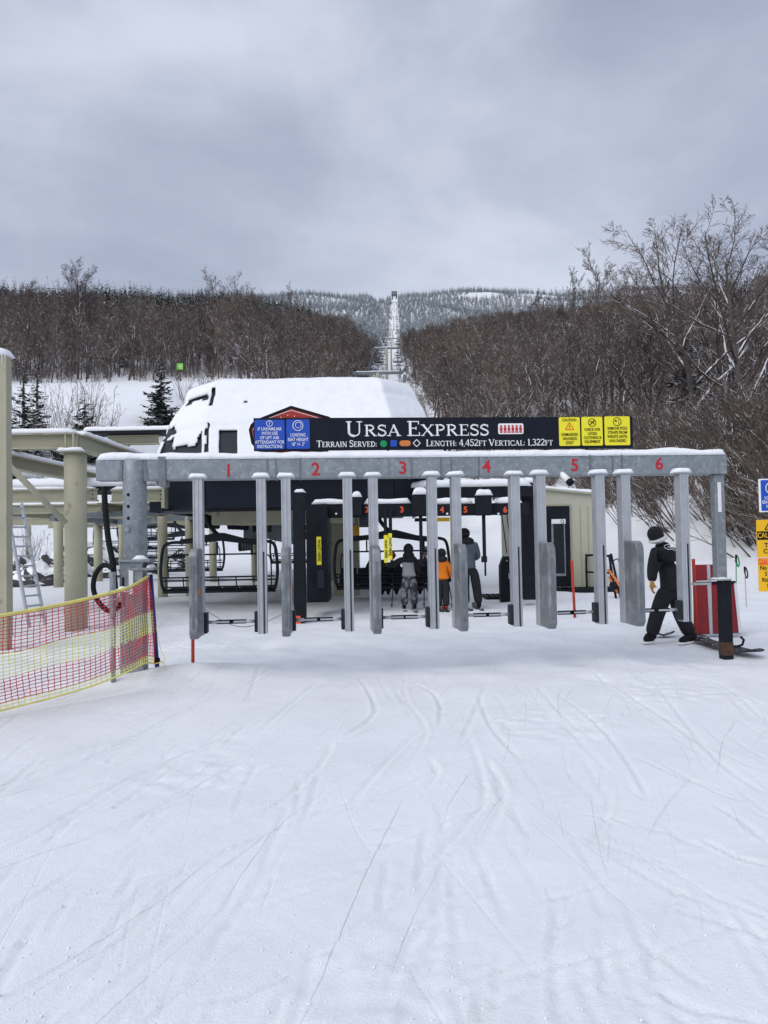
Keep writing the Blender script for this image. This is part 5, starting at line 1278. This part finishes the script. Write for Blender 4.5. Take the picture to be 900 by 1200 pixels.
mb = MB(); mb.bar(lowp[3] - V((0, .01, -.015)), lowp[2] - V((0, .01, -.015)), .04, .03); mb.build('top_edge', 'black', lp_, world=True)
plate(MB(), [pq(832, 744, 11.585), pq(835.3, 744, 11.585), pq(833.5, 684, 11.935), pq(829, 684, 11.935)], .02).build('white_stripe', 'alu', lp_, world=True)
plate(MB(), [pq(829.2, 681, 12.03), pq(833, 681, 12.03), pq(832, 662, 12.13), pq(828.6, 662, 12.13)], .02).build('white_stripe', 'alu', up_, world=True)
for i, (x0, y0, x1, y1, m_, lb_) in enumerate(((862.5, 650, 863, 716, 'green', 'green ski pole stuck in the snow behind the padded board'), (872.5, 664, 875, 712, 'alu', 'ski pole with hanging dark strap right of the green pole'))):
    b0 = G(x1, y1); t1 = P(x0, y0, b0.y); sp_ = thing('ski_pole', lb_, 'ski pole', (b0.x, b0.y, 0))
    MB().tube([b0 - V((0, 0, .1)), t1], .010, 6).build('shaft', m_, sp_, world=True); MB().tube([t1 - (t1 - b0) * .14, t1], .020, 8).build('grip', 'inkblack', sp_, world=True)
    MB().tube(spline([t1, t1 + V((.04, 0, -.06)), t1 + V((.06, 0, -.18)), t1 + V((.03, 0, -.24)), t1 + V((.0, 0, -.12))], 5), .014, 6).build('strap', 'blackcloth' if i else 'green', sp_, world=True)
def board(p0_, p1_, w, label, name='snowboard', m='board', tip=.07, z=.015):
    a, b = V(p0_), V(p1_); d = b - a; L = d.length; d.normalize(); sd = d.cross(V((0, 0, 1))); n_ = 24; mb = MB()
    for i in range(n_ + 1):
        t = i / n_; e = min(t, 1 - t) * L; r_ = w / 2 * (1 if e > w / 2 else math.sqrt(max(.02, 1 - ((w / 2 - e) / (w / 2)) ** 2))) * (1 - .12 * math.sin(math.pi * t))
        zz = z + tip * max(0, 1 - e / .22) ** 1.6; c = a + d * (t * L)
        for s in (-1, 1):
            mb.v.append(tuple(c + sd * (s * r_) + V((0, 0, zz)))); mb.v.append(tuple(c + sd * (s * r_) + V((0, 0, zz + .012))))
    for i in range(n_):
        k_ = i * 4; mb.f += [(k_ + 1, k_ + 3, k_ + 7, k_ + 5), (k_, k_ + 4, k_ + 6, k_ + 2), (k_, k_ + 1, k_ + 5, k_ + 4), (k_ + 2, k_ + 6, k_ + 7, k_ + 3)]
    return mb.solo(name, m, label, 'ski' if name == 'ski' else 'snowboard')
board(G(816, 752), G(890, 771), .27, 'scuffed grey and black snowboard lying at the foot of the right gantry post', z=.04)
board(G(764, 747.5), G(791, 748), .20, 'dark snowboard tip on the snow between the legs of the person in black', z=.03)
# warning signs on a post
sp0 = P(918, 700, 9.0)
sg = thing('sign_post', 'post with blue and yellow warning signs cut off by the right edge of the photo', 'sign', (sp0.x, 9.06, 0))
isg = ROOT[sg.name]
MB().box((sp0.x, 9.08, 1.25), (.05, .05, 2.7)).build('post', 'galvdark', sg, world=True)
def signp(nm, x0, y0, x1, y1, m_, d=9.0, tilt=0):
    a = P(x0, (y0 + y1) / 2, d); b = P(x1, (y0 + y1) / 2, d); t = P((x0 + x1) / 2, y0, d); u = P((x0 + x1) / 2, y1, d)
    c = V(((a.x + b.x) / 2, d, (t.z + u.z) / 2)); w, h = b.x - a.x, t.z - u.z
    o = MB().prism(rrect(w, h, .012), isg @ c, (1, 0, 0), (0, 0, 1), .008).build(nm, m_, sg)
    return o, isg @ c, w, h
o, c, w, h = signp('blue_sign', 889, 561, 919, 600, 'white'); o2 = MB().prism(rrect(w - .035, h - .03, .01), c + V((.006, -.0085, 0)), (1, 0, 0), (0, 0, 1), .003).build('blue_face', 'signblue', o)
mb = MB(); ring(mb, c.x, c.z + .085, .07, .006, c.y - .014); mb.build('seat_symbol', 'white', o2)
for i, s_ in enumerate(('LOADING', 'SEAT HEIGHT', '18" +/- 2"')): text(s_, .05, 'white', o2, c + V((0, -.014, -.03 - i * .05)), 'lettering', .006, .78)
o, c, w, h = signp('caution_sign', 886.5, 609, 918, 653, 'warnyellow')
MB().box(c + V((0, -.0095, .035)), (w - .012, .003, .10)).build('caution_band', 'inkblack', o); text('CAUTION', .085, 'warnyellow', o, c + V((0, -.0125, .035)), 'lettering', .006, .78)
mb = MB(); tq = [(0, .07), (.06, -.03), (-.06, -.03)]
for i in range(3): a_, b_ = tq[i], tq[(i + 1) % 3]; mb.bar(c + V((a_[0], -.011, .135 + a_[1])), c + V((b_[0], -.011, .135 + b_[1])), .004, .009)
mb.build('warning_triangle', 'inkblack', o)
text('T', .075, 'inkblack', o, c + V((-.05, -.011, -.08)), 'lettering', .006); text('CO', .075, 'inkblack', o, c + V((-.03, -.011, -.15)), 'lettering', .006)
o, c, w, h = signp('attention_sign', 888.5, 654, 918, 693, 'warnyellow')
MB().box(c + V((0, -.0095, .155)), (w - .01, .003, .075)).build('attention_band', 'orangered', o); text('ATTENTION', .068, 'warnyellow', o, c + V((0, -.0125, .155)), 'lettering', .006, .72)
for i, (s_, dx) in enumerate((('No l', -.075), ('S', -.06), ('Rid', -.07), ('S', -.04))): text(s_, .07, 'inkblack', o, c + V((dx, -.011, .08 - i * .07)), 'lettering', .006, .85)
MB().box((sp0.x, 9.055, 1.0), (.08, .012, .08)).build('post_clamp', 'alu', sg, world=True)

# ------------------------------------------------------------------ people
def skin(name, verts, edges, radii, m, parent=None, inv=None, sub=2):
    me = bpy.data.meshes.new(name); vs_ = [inv @ V(v_) for v_ in verts] if inv is not None else verts
    me.from_pydata([tuple(v_) for v_ in vs_], edges, []); me.materials.append(M[m])
    o = bpy.data.objects.new(name, me); col.objects.link(o)
    md = o.modifiers.new('skin', 'SKIN'); md.use_smooth_shade = True
    if not me.skin_vertices: pass
    sv = me.skin_vertices[0].data
    for i, r_ in enumerate(radii):
        sv[i].radius = r_ if isinstance(r_, tuple) else (r_, r_)
        sv[i].use_root = (i == 0)
    s = o.modifiers.new('sub', 'SUBSURF'); s.levels = sub; s.render_levels = sub
    if parent is not None: o.parent = parent
    return o
def bake(o):
    dg = bpy.context.evaluated_depsgraph_get(); bpy.context.view_layer.update(); dg = bpy.context.evaluated_depsgraph_get()
    me = bpy.data.meshes.new_from_object(o.evaluated_get(dg)); o.modifiers.clear(); o.data = me
    return o
def person(label, J, s=1.0, jm='blackcloth', tm='blackcloth', hm='blackcloth', gm_='blackcloth', bm='inkblack', hat='helmet', face=V((0, 1, 0)), upper=None, hood=None, seated=False, group=None):
    """J: joints in world space: head, neck, chest, waist, pelvis, shL.. etc."""
    inv = Matrix.Translation(V((J['pelvis'].x, J['pelvis'].y, 0))).inverted()
    face = face.normalized(); g = lambda k_: J[k_]
    # body: one continuous surface (head, neck, trunk, limbs, feet)
    order = ['pelvis', 'waist', 'chest', 'neck', 'head', 'crown', 'shL', 'elL', 'haL', 'shR', 'elR', 'haR', 'hipL', 'knL', 'anL', 'toL', 'hipR', 'knR', 'anR', 'toR']
    J['crown'] = g('head') + (g('head') - g('neck')).normalized() * .09 * s
    rad = dict(pelvis=.06, waist=.055, chest=.06, neck=.045, head=.078, crown=.07, shL=.04, shR=.04, elL=.032, elR=.032, haL=.026, haR=.026, hipL=.055, hipR=.055, knL=.055, knR=.055, anL=.038, anR=.038, toL=.03, toR=.03)
    ix = {k_: i for i, k_ in enumerate(order)}
    ed = [('pelvis', 'waist'), ('waist', 'chest'), ('chest', 'neck'), ('neck', 'head'), ('head', 'crown'), ('chest', 'shL'), ('shL', 'elL'), ('elL', 'haL'), ('chest', 'shR'), ('shR', 'elR'), ('elR', 'haR'), ('pelvis', 'hipL'), ('hipL', 'knL'), ('knL', 'anL'), ('anL', 'toL'), ('pelvis', 'hipR'), ('hipR', 'knR'), ('knR', 'anR'), ('anR', 'toR')]
    vl = [g(k_) for k_ in order]; rl = [rad[k_] * s for k_ in order]; el = [(ix[a], ix[b]) for a, b in ed]
    # nose and chin
    vl.append(g('head') + face * .10 * s - V((0, 0, .01))); rl.append(.014 * s); el.append((ix['head'], len(vl) - 1))
    body = skin('person', vl, el, rl, 'skin', None, inv)
    body.location = inv.inverted().to_translation(); bake(body); tag(body, label, 'person', group)
    body.data.materials.append(M[jm]); hc = inv @ g('head'); hands = [inv @ g('haL'), inv @ g('haR')]
    for pl_ in body.data.polygons:
        if (pl_.center - hc).length > .135 * s and min((pl_.center - h_).length for h_ in hands) > .06: pl_.material_index = 1
    up = V((0, 0, 1))
    # jacket
    jo = ['waist', 'chest', 'neck', 'shL', 'elL', 'haL', 'shR', 'elR', 'haR']; J['hem'] = g('pelvis') + (g('pelvis') - g('waist')) * .3
    vl = [g('waist'), g('chest'), g('chest').lerp(g('neck'), .65), g('shL'), g('elL'), g('elL').lerp(g('haL'), .86), g('shR'), g('elR'), g('elR').lerp(g('haR'), .86), g('pelvis'), J['hem'], g('shL').lerp(g('elL'), .5), g('shR').lerp(g('elR'), .5)]
    rl = [(.175, .15), (.195, .165), (.115, .105), .098, .078, .058, .098, .078, .058, (.178, .16), (.182, .165), .09, .09]
    if hat == 'beanie': rl[2] = (.13, .12)
    rl = [(r_[0] * s, r_[1] * s) if isinstance(r_, tuple) else r_ * s for r_ in rl]
    el = [(0, 1), (1, 2), (1, 3), (3, 11), (11, 4), (4, 5), (1, 6), (6, 12), (12, 7), (7, 8), (0, 9), (9, 10)]
    jk = bake(skin('jacket', vl, el, rl, jm, body, inv))
    # trousers
    vl = [g('pelvis'), g('hipL'), g('knL'), g('knL').lerp(g('anL'), .5), g('anL'), g('hipR'), g('knR'), g('knR').lerp(g('anR'), .5), g('anR'), g('pelvis').lerp(g('waist'), .5)]
    rl = [.15, .128, .105, .100, .098, .128, .105, .100, .098, .14]
    tr_ = bake(skin('trousers', vl, [(0, 1), (1, 2), (2, 3), (3, 4), (0, 5), (5, 6), (6, 7), (7, 8), (0, 9)], [r_ * s for r_ in rl], tm, body, inv))
    # footwear
    for a, t in (('anL', 'toL'), ('anR', 'toR')):
        A, T = g(a), g(t); d = (T - A); d.z = 0; d.normalize(); h_ = A - d * .06 * s - V((0, 0, .03 * s))
        vl = [A + V((0, 0, .06 * s)), A - V((0, 0, .01 * s)), h_, A.lerp(T, .55) - V((0, 0, .0)), T]
        b_ = bake(skin('boot', vl, [(0, 1), (1, 2), (1, 3), (3, 4)], [.062 * s, .060 * s, .048 * s, .050 * s, .042 * s], bm, body, inv))
        if bm == 'inkblack' and hat == 'beanie':
            sv_ = MB(); zc_ = .02; sv_.bar(V((h_.x, h_.y, zc_)), V((T.x, T.y, zc_)) + d * .03, .09, .03); sv_.v = [tuple(inv @ V(p_)) for p_ in sv_.v]; sv_.build('shoe_sole', 'white', b_, bevel=.01)
    # gloves with fingers
    for sd_, e_, h_ in ((-1, 'elL', 'haL'), (1, 'elR', 'haR')):
        E, Hh = g(e_), g(h_); d = (Hh - E).normalized(); w_ = d.cross(face); w_ = w_.normalized() if w_.length > .1 else V((1, 0, 0)); k_ = d.cross(w_).normalized()
        pal = Hh + d * .05 * s; vl = [Hh - d * .03 * s, Hh, pal]; rl = [.034, .034, .040]; el = [(0, 1), (1, 2)]
        for fi, (o_, ln) in enumerate(((-.033, .060), (-.011, .072), (.011, .068), (.033, .052))):
            i0 = len(vl); r0 = pal + w_ * o_ * s + d * .025 * s
            vl += [r0, r0 + d * ln * .5 * s + k_ * .012 * s, r0 + d * ln * .9 * s + k_ * .04 * s]; rl += [.014, .0125, .011]; el += [(2, i0), (i0, i0 + 1), (i0 + 1, i0 + 2)]
        i0 = len(vl); r0 = Hh + k_ * .03 * s + d * .03 * s - w_ * .02 * s; vl += [r0, r0 + d * .035 * s + k_ * .035 * s - w_ * .01 * s]; rl += [.015, .012]; el += [(1, i0), (i0, i0 + 1)]
        bake(skin('glove', vl, el, [r_ * s for r_ in rl], gm_, body, inv, 1))
    hd_ = inv @ g('head'); ax = (g('head') - g('neck')).normalized(); rotm = ax.to_track_quat('Z', 'Y').to_matrix()
    # face details
    e3 = MB()
    side = face.cross(ax).normalized()
    for q_ in (-1, 1): e3.ball(hd_ + face * .082 * s + side * (q_ * .03 * s) + ax * .01 * s, .011 * s, 8, 6)
    e3.build('eyes', 'inkblack', body, smooth=True)
    if hat == 'helmet':
        hm_ = MB().ball(hd_ + ax * .045 * s, (.125 * s, .14 * s, .125 * s), 20, 12, rotm).build('helmet', hm, body, smooth=True)
        MB().bar(hd_ + face * .13 * s + side * .09 * s + ax * .015 * s, hd_ + face * .13 * s - side * .09 * s + ax * .015 * s, .02, .07).build('goggles', 'glass', body, bevel=.01)
        st = MB(); n_ = 20
        st.tube([hd_ + ax * .03 * s + (side * math.cos(6.283 * i / n_) * .128 + face * math.sin(6.283 * i / n_) * .143) * s for i in range(n_ + 1)], .014 * s, 6, cap=False); st.build('goggle_strap', 'charcloth', body)
    elif hat == 'beanie':
        MB().ball(hd_ + ax * .06 * s, (.100 * s, .112 * s, .115 * s), 20, 12, rotm).build('beanie', hm, body, smooth=True)
        n_ = 24; MB().tube([hd_ - ax * .012 * s + (side * math.cos(6.283 * i / n_) * .092 + face * math.sin(6.283 * i / n_) * .105) * s for i in range(n_ + 1)], .028 * s, 8, cap=False).build('fleece_band', 'fur', body, smooth=True)
    if hood:
        nk = inv @ (g('neck') - face * .05 * s); MB().ball(nk + V((0, 0, .0)), (.15 * s, .13 * s, .10 * s), 16, 10).build('hood', hood, jk, smooth=True)
    if hat == 'hood':
        MB().ball(hd_ + ax * .03 * s - face * .01, (.13 * s, .14 * s, .155 * s), 18, 12, rotm).ball(inv @ g('neck'), (.15 * s, .12 * s, .10 * s), 16, 10).build('hood', hm, jk, smooth=True)
    if upper:
        c_ = inv @ g('chest').lerp(g('neck'), .30)
        vl = [g('chest').lerp(g('waist'), .12), g('chest'), g('chest').lerp(g('neck'), .65), g('shL'), g('shL').lerp(g('elL'), .5), g('elL'), g('elL').lerp(g('haL'), .84), g('shR'), g('shR').lerp(g('elR'), .5), g('elR'), g('elR').lerp(g('haR'), .84)]
        rl = [(.205, .18), (.215, .19), (.13, .12), .116, .108, .096, .078, .116, .108, .096, .078]
        bake(skin('jacket_yoke', vl, [(0, 1), (1, 2), (1, 3), (3, 4), (4, 5), (5, 6), (1, 7), (7, 8), (8, 9), (9, 10)], [(r_[0] * s, r_[1] * s) if isinstance(r_, tuple) else r_ * s for r_ in rl], upper, body, inv))
    return body, jk, inv

# lift attendant in black, walking at right
D = 11.1
J = {k_: P(x_, y_, D + dd) for k_, (x_, y_, dd) in dict(head=(770.5, 630.5, -.02), neck=(775.5, 639.5, .0), chest=(781, 654, .02), waist=(786, 673, 0), pelvis=(787, 689, 0),
     shL=(769, 648, -.12), elL=(764.5, 669, -.12), haL=(764, 684, -.18), shR=(797, 649, .12), elR=(803, 671, .16), haR=(800, 687, .1),
     hipL=(779, 694, -.02), knL=(770, 720, -.05), anL=(763, 745, 0), toL=(755, 750, -.06), hipR=(792, 695, .05), knR=(798, 721, .0), anR=(810, 746, -.05), toR=(797, 751, -.20)).items()}
for k_ in ('anL', 'anR'): J[k_].z = .10
for k_ in ('toL', 'toR'): J[k_].z = .05
bd_, jk_, inv_ = person('person in black walking, white fleece band round the hat, tan glove, right end of gantry', J, 1.06, hm='blackcloth', gm_='glove', hat='beanie', face=V((-.85, .35, -.25)))
nk_ = inv_ @ P(776.5, 640.5, D)
MB().ball(nk_, (.105, .10, .075), 16, 10).build('collar', 'blackcloth', jk_, smooth=True)
# emblem on the back of the jacket
be = inv_ @ P(788, 637.5 + 4, D - .25); mb = MB(); ax_ = V((.98, .0, -.16)); az_ = V((.12, .0, 1))
mb.tube([be + ax_ * (math.cos(6.283 * i / 28) * .098) + az_ * (math.sin(6.283 * i / 28) * .040 + (.012 if abs(math.cos(6.283 * i / 28)) < .3 else 0)) + V((0, .05 * abs(math.cos(6.283 * i / 28)), 0)) for i in range(29)], .005, 4, cap=False)
for i in range(5): mb.box(be + ax_ * (-.055 + .027 * i) + V((0, .01, 0)), (.012, .006, .018 + .006 * (i % 2)))
mb.build('jacket_emblem', 'white', jk_)

def stand(px, yh, yf, d, s, lean=0, armL=None, armR=None, spread=8):
    """joints of a standing figure seen from behind"""
    f = G(px, yf); d = f.y; sc_ = (yf - yh) / 900 * d / 1.76; x = f.x; J = {}
    def at(dx, dy, z): return V((x + dx * sc_ + lean * z * .12, d + dy * sc_, z * sc_))
    J['pelvis'] = at(0, 0, .95); J['waist'] = at(0, 0, 1.12); J['chest'] = at(0, .02, 1.34); J['neck'] = at(0, .03, 1.50); J['head'] = at(lean * .08, .06, 1.63)
    J['shL'] = at(-.17, .02, 1.40); J['shR'] = at(.17, .02, 1.40)
    J['elL'] = at(-.25, .05, 1.14); J['elR'] = at(.25, .05, 1.14); J['haL'] = at(-.24, .20, .95); J['haR'] = at(.24, .20, .95)
    if armL: J['elL'] = at(*armL[0]); J['haL'] = at(*armL[1])
    if armR: J['elR'] = at(*armR[0]); J['haR'] = at(*armR[1])
    w = spread / 100
    J['hipL'] = at(-.09, 0, .88); J['knL'] = at(-.07 - w, .03, .50); J['anL'] = at(-.07 - w * 1.2, 0, .11); J['toL'] = at(-.08 - w * 1.3, .17, .06)
    J['hipR'] = at(.09, 0, .88); J['knR'] = at(.07 + w, .03, .50); J['anR'] = at(.07 + w * 1.2, 0, .11); J['toR'] = at(.08 + w * 1.3, .17, .06)
    return J, sc_
J, s_ = stand(480, 640, 715, 17.3, 1, armL=((-.40, .12, 1.24), (-.62, .3, 1.22)), spread=6)
person('person in patterned trousers and a light grey jacket with black hood, waiting at lane 3', J, s_ * 1.08, jm='greycloth', tm='camo', hm='blackcloth', hat='hood', upper='blackcloth')
sA = s_
J, s_ = stand(519, 645, 716, 17, 1, spread=3)
person('child in bright orange jacket and dark helmet waiting in the middle', J, s_ * 1.08, jm='orangecloth', tm='charcloth', hm='charcloth', hat='helmet', hood='charcloth', bm='redpaint')
J, s_ = stand(554, 621, 715, 17.3, 1, lean=-.5, armL=((-.24, .14, 1.2), (-.12, .34, 1.25)), armR=((.22, .12, 1.16), (.12, .30, 1.1)), spread=6)
person('tall person in slate grey jacket and black trousers with helmet, waiting at lane 4', J, s_ * 1.02, jm='slatecloth', tm='blackcloth', hm='inkblack', hat='helmet', hood='blackcloth')
def sitting(px, d, s, lab, **kw):
    x = P(px, 640, d).x; at = lambda dx, dy, z: V((x + dx * s, d + dy * s, z)); b = .52
    J = dict(pelvis=at(0, 0, b), waist=at(0, -.02, b + .18 * s), chest=at(0, 0, b + .40 * s), neck=at(0, .03, b + .56 * s), head=at(0, .06, b + .70 * s), shL=at(-.17, 0, b + .46 * s), shR=at(.17, 0, b + .46 * s), elL=at(-.26, .12, b + .22 * s), elR=at(.26, .12, b + .22 * s), haL=at(-.2, .36, b + .16 * s), haR=at(.2, .36, b + .16 * s),
             hipL=at(-.1, .08, b), knL=at(-.13, .50, b + .02), anL=at(-.13, .56, .16), toL=at(-.13, .74, .11), hipR=at(.1, .08, b), knR=at(.13, .50, b + .02), anR=at(.13, .56, .16), toR=at(.13, .74, .11))
    return person(lab, J, s, **kw)
sitting(441, 19.45, .95, 'person in black seated on the left half of the boarding chair', jm='charcloth', hm='inkblack', hat='helmet')
sitting(459, 19.45, .82, 'small person in red helmet seated on the boarding chair behind the yellow labels', jm='blackcloth', hm='redpaint', hat='helmet')
sitting(498, 19.45, .95, 'person in pale helmet and mottled jacket seated right on the boarding chair', jm='camo', hm='greycloth', hat='helmet')
# skis and poles
for i, (px_, yy_, lb_) in enumerate(((474, 715, 'left ski of the person in patterned trousers'), (486, 715, 'right ski of the person in patterned trousers'), (516, 716, 'left ski of the child in orange'), (522, 716, 'right ski of the child in orange'), (548, 714, 'left ski of the tall person'), (560, 714, 'right ski of the tall person'))):
    a = G(px_, yy_); L = .7 if 2 <= i < 4 else .85
    board(a - V((0, L * .9, 0)), a + V((0, L, 0)), .09, lb_, 'ski', 'greycloth' if i < 2 else 'board', .06, .012)
for i, (px_, yt_, yb_, dx, lb_) in enumerate(((461, 678, 713, -2, 'ski pole held left of the person in patterned trousers'), (497, 672, 712, 0, 'ski pole right of the person in patterned trousers'), (524, 672, 712, 7, 'leaning ski pole right of the child in orange'), (533, 672, 712, -4, 'ski pole crossing the leaning one beside the child in orange'))):
    b0 = G(px_ + dx, yb_); t1 = P(px_, yt_, b0.y); sp_ = thing('ski_pole', lb_, 'ski pole', (b0.x, b0.y, 0), 0, None)
    MB().tube([b0, t1], .012, 6).build('shaft', 'chair', sp_, world=True); MB().tube([t1 - (t1 - b0) * .15, t1], .020, 8).build('grip', 'inkblack', sp_, world=True)
    MB().tube([b0 + V((0, 0, .07)), b0 + V((0, 0, .08))], .04, 8).build('basket', 'inkblack', sp_, world=True)

# ------------------------------------------------------------------ light, sky, view
w = bpy.data.worlds.new('World'); sc.world = w; w.use_nodes = True; nt = w.node_tree; n = nt.nodes; l = nt.links
bg = n['Background']; bg.inputs['Strength'].default_value = .1
SE, SA = 42, 222   # sun elevation, azimuth clockwise from +Y (behind the camera, slightly left)
sky = n.new('ShaderNodeTexSky'); sky.sky_type = 'NISHITA'; sky.sun_disc = False; sky.sun_elevation = R(SE); sky.sun_rotation = R(SA)
tc = n.new('ShaderNodeTexCoord'); mp = n.new('ShaderNodeMapping'); mp.inputs['Scale'].default_value = (1, 1, 1.7); mp.inputs['Location'].default_value = (.9, .2, .35); l.new(tc.outputs['Generated'], mp.inputs['Vector'])
nz = n.new('ShaderNodeTexNoise'); nz.inputs['Scale'].default_value = 2.1; nz.inputs['Detail'].default_value = 8; nz.inputs['Roughness'].default_value = .52; nz.inputs['Distortion'].default_value = .3; l.new(mp.outputs[0], nz.inputs['Vector'])
cr = n.new('ShaderNodeValToRGB'); l.new(nz.outputs['Fac'], cr.inputs[0]); e = cr.color_ramp.elements
e[0].position = .33; e[0].color = (.335, .378, .492, 1); e[1].position = .66; e[1].color = (.625, .675, .785, 1)
e2 = cr.color_ramp.elements.new(.47); e2.color = (.425, .468, .590, 1)
sc10 = n.new('ShaderNodeVectorMath'); sc10.operation = 'SCALE'; sc10.inputs['Scale'].default_value = 10; l.new(cr.outputs[0], sc10.inputs[0])
mx = n.new('ShaderNodeMix'); mx.data_type = 'RGBA'; mx.inputs['Factor'].default_value = .93; l.new(sky.outputs[0], mx.inputs['A']); l.new(sc10.outputs[0], mx.inputs['B'])
l.new(mx.outputs['Result'], bg.inputs['Color'])
sd = bpy.data.lights.new('sun', 'SUN'); sd.energy = 1.75; sd.angle = R(62); sd.color = (1, .965, .91)
so = bpy.data.objects.new('sun', sd); col.objects.link(so)
az = R(SA); el_ = R(SE); dirv = V((math.sin(az) * math.cos(el_), math.cos(az) * math.cos(el_), math.sin(el_)))
so.rotation_euler = dirv.to_track_quat('Z', 'Y').to_euler(); so.location = dirv * 50
sc.view_settings.view_transform = 'Standard'; sc.view_settings.look = 'None'; sc.view_settings.exposure = .14; sc.view_settings.gamma = 1
sc.cycles.max_bounces = 5; sc.cycles.diffuse_bounces = 3; sc.cycles.glossy_bounces = 3; sc.cycles.use_denoising = True
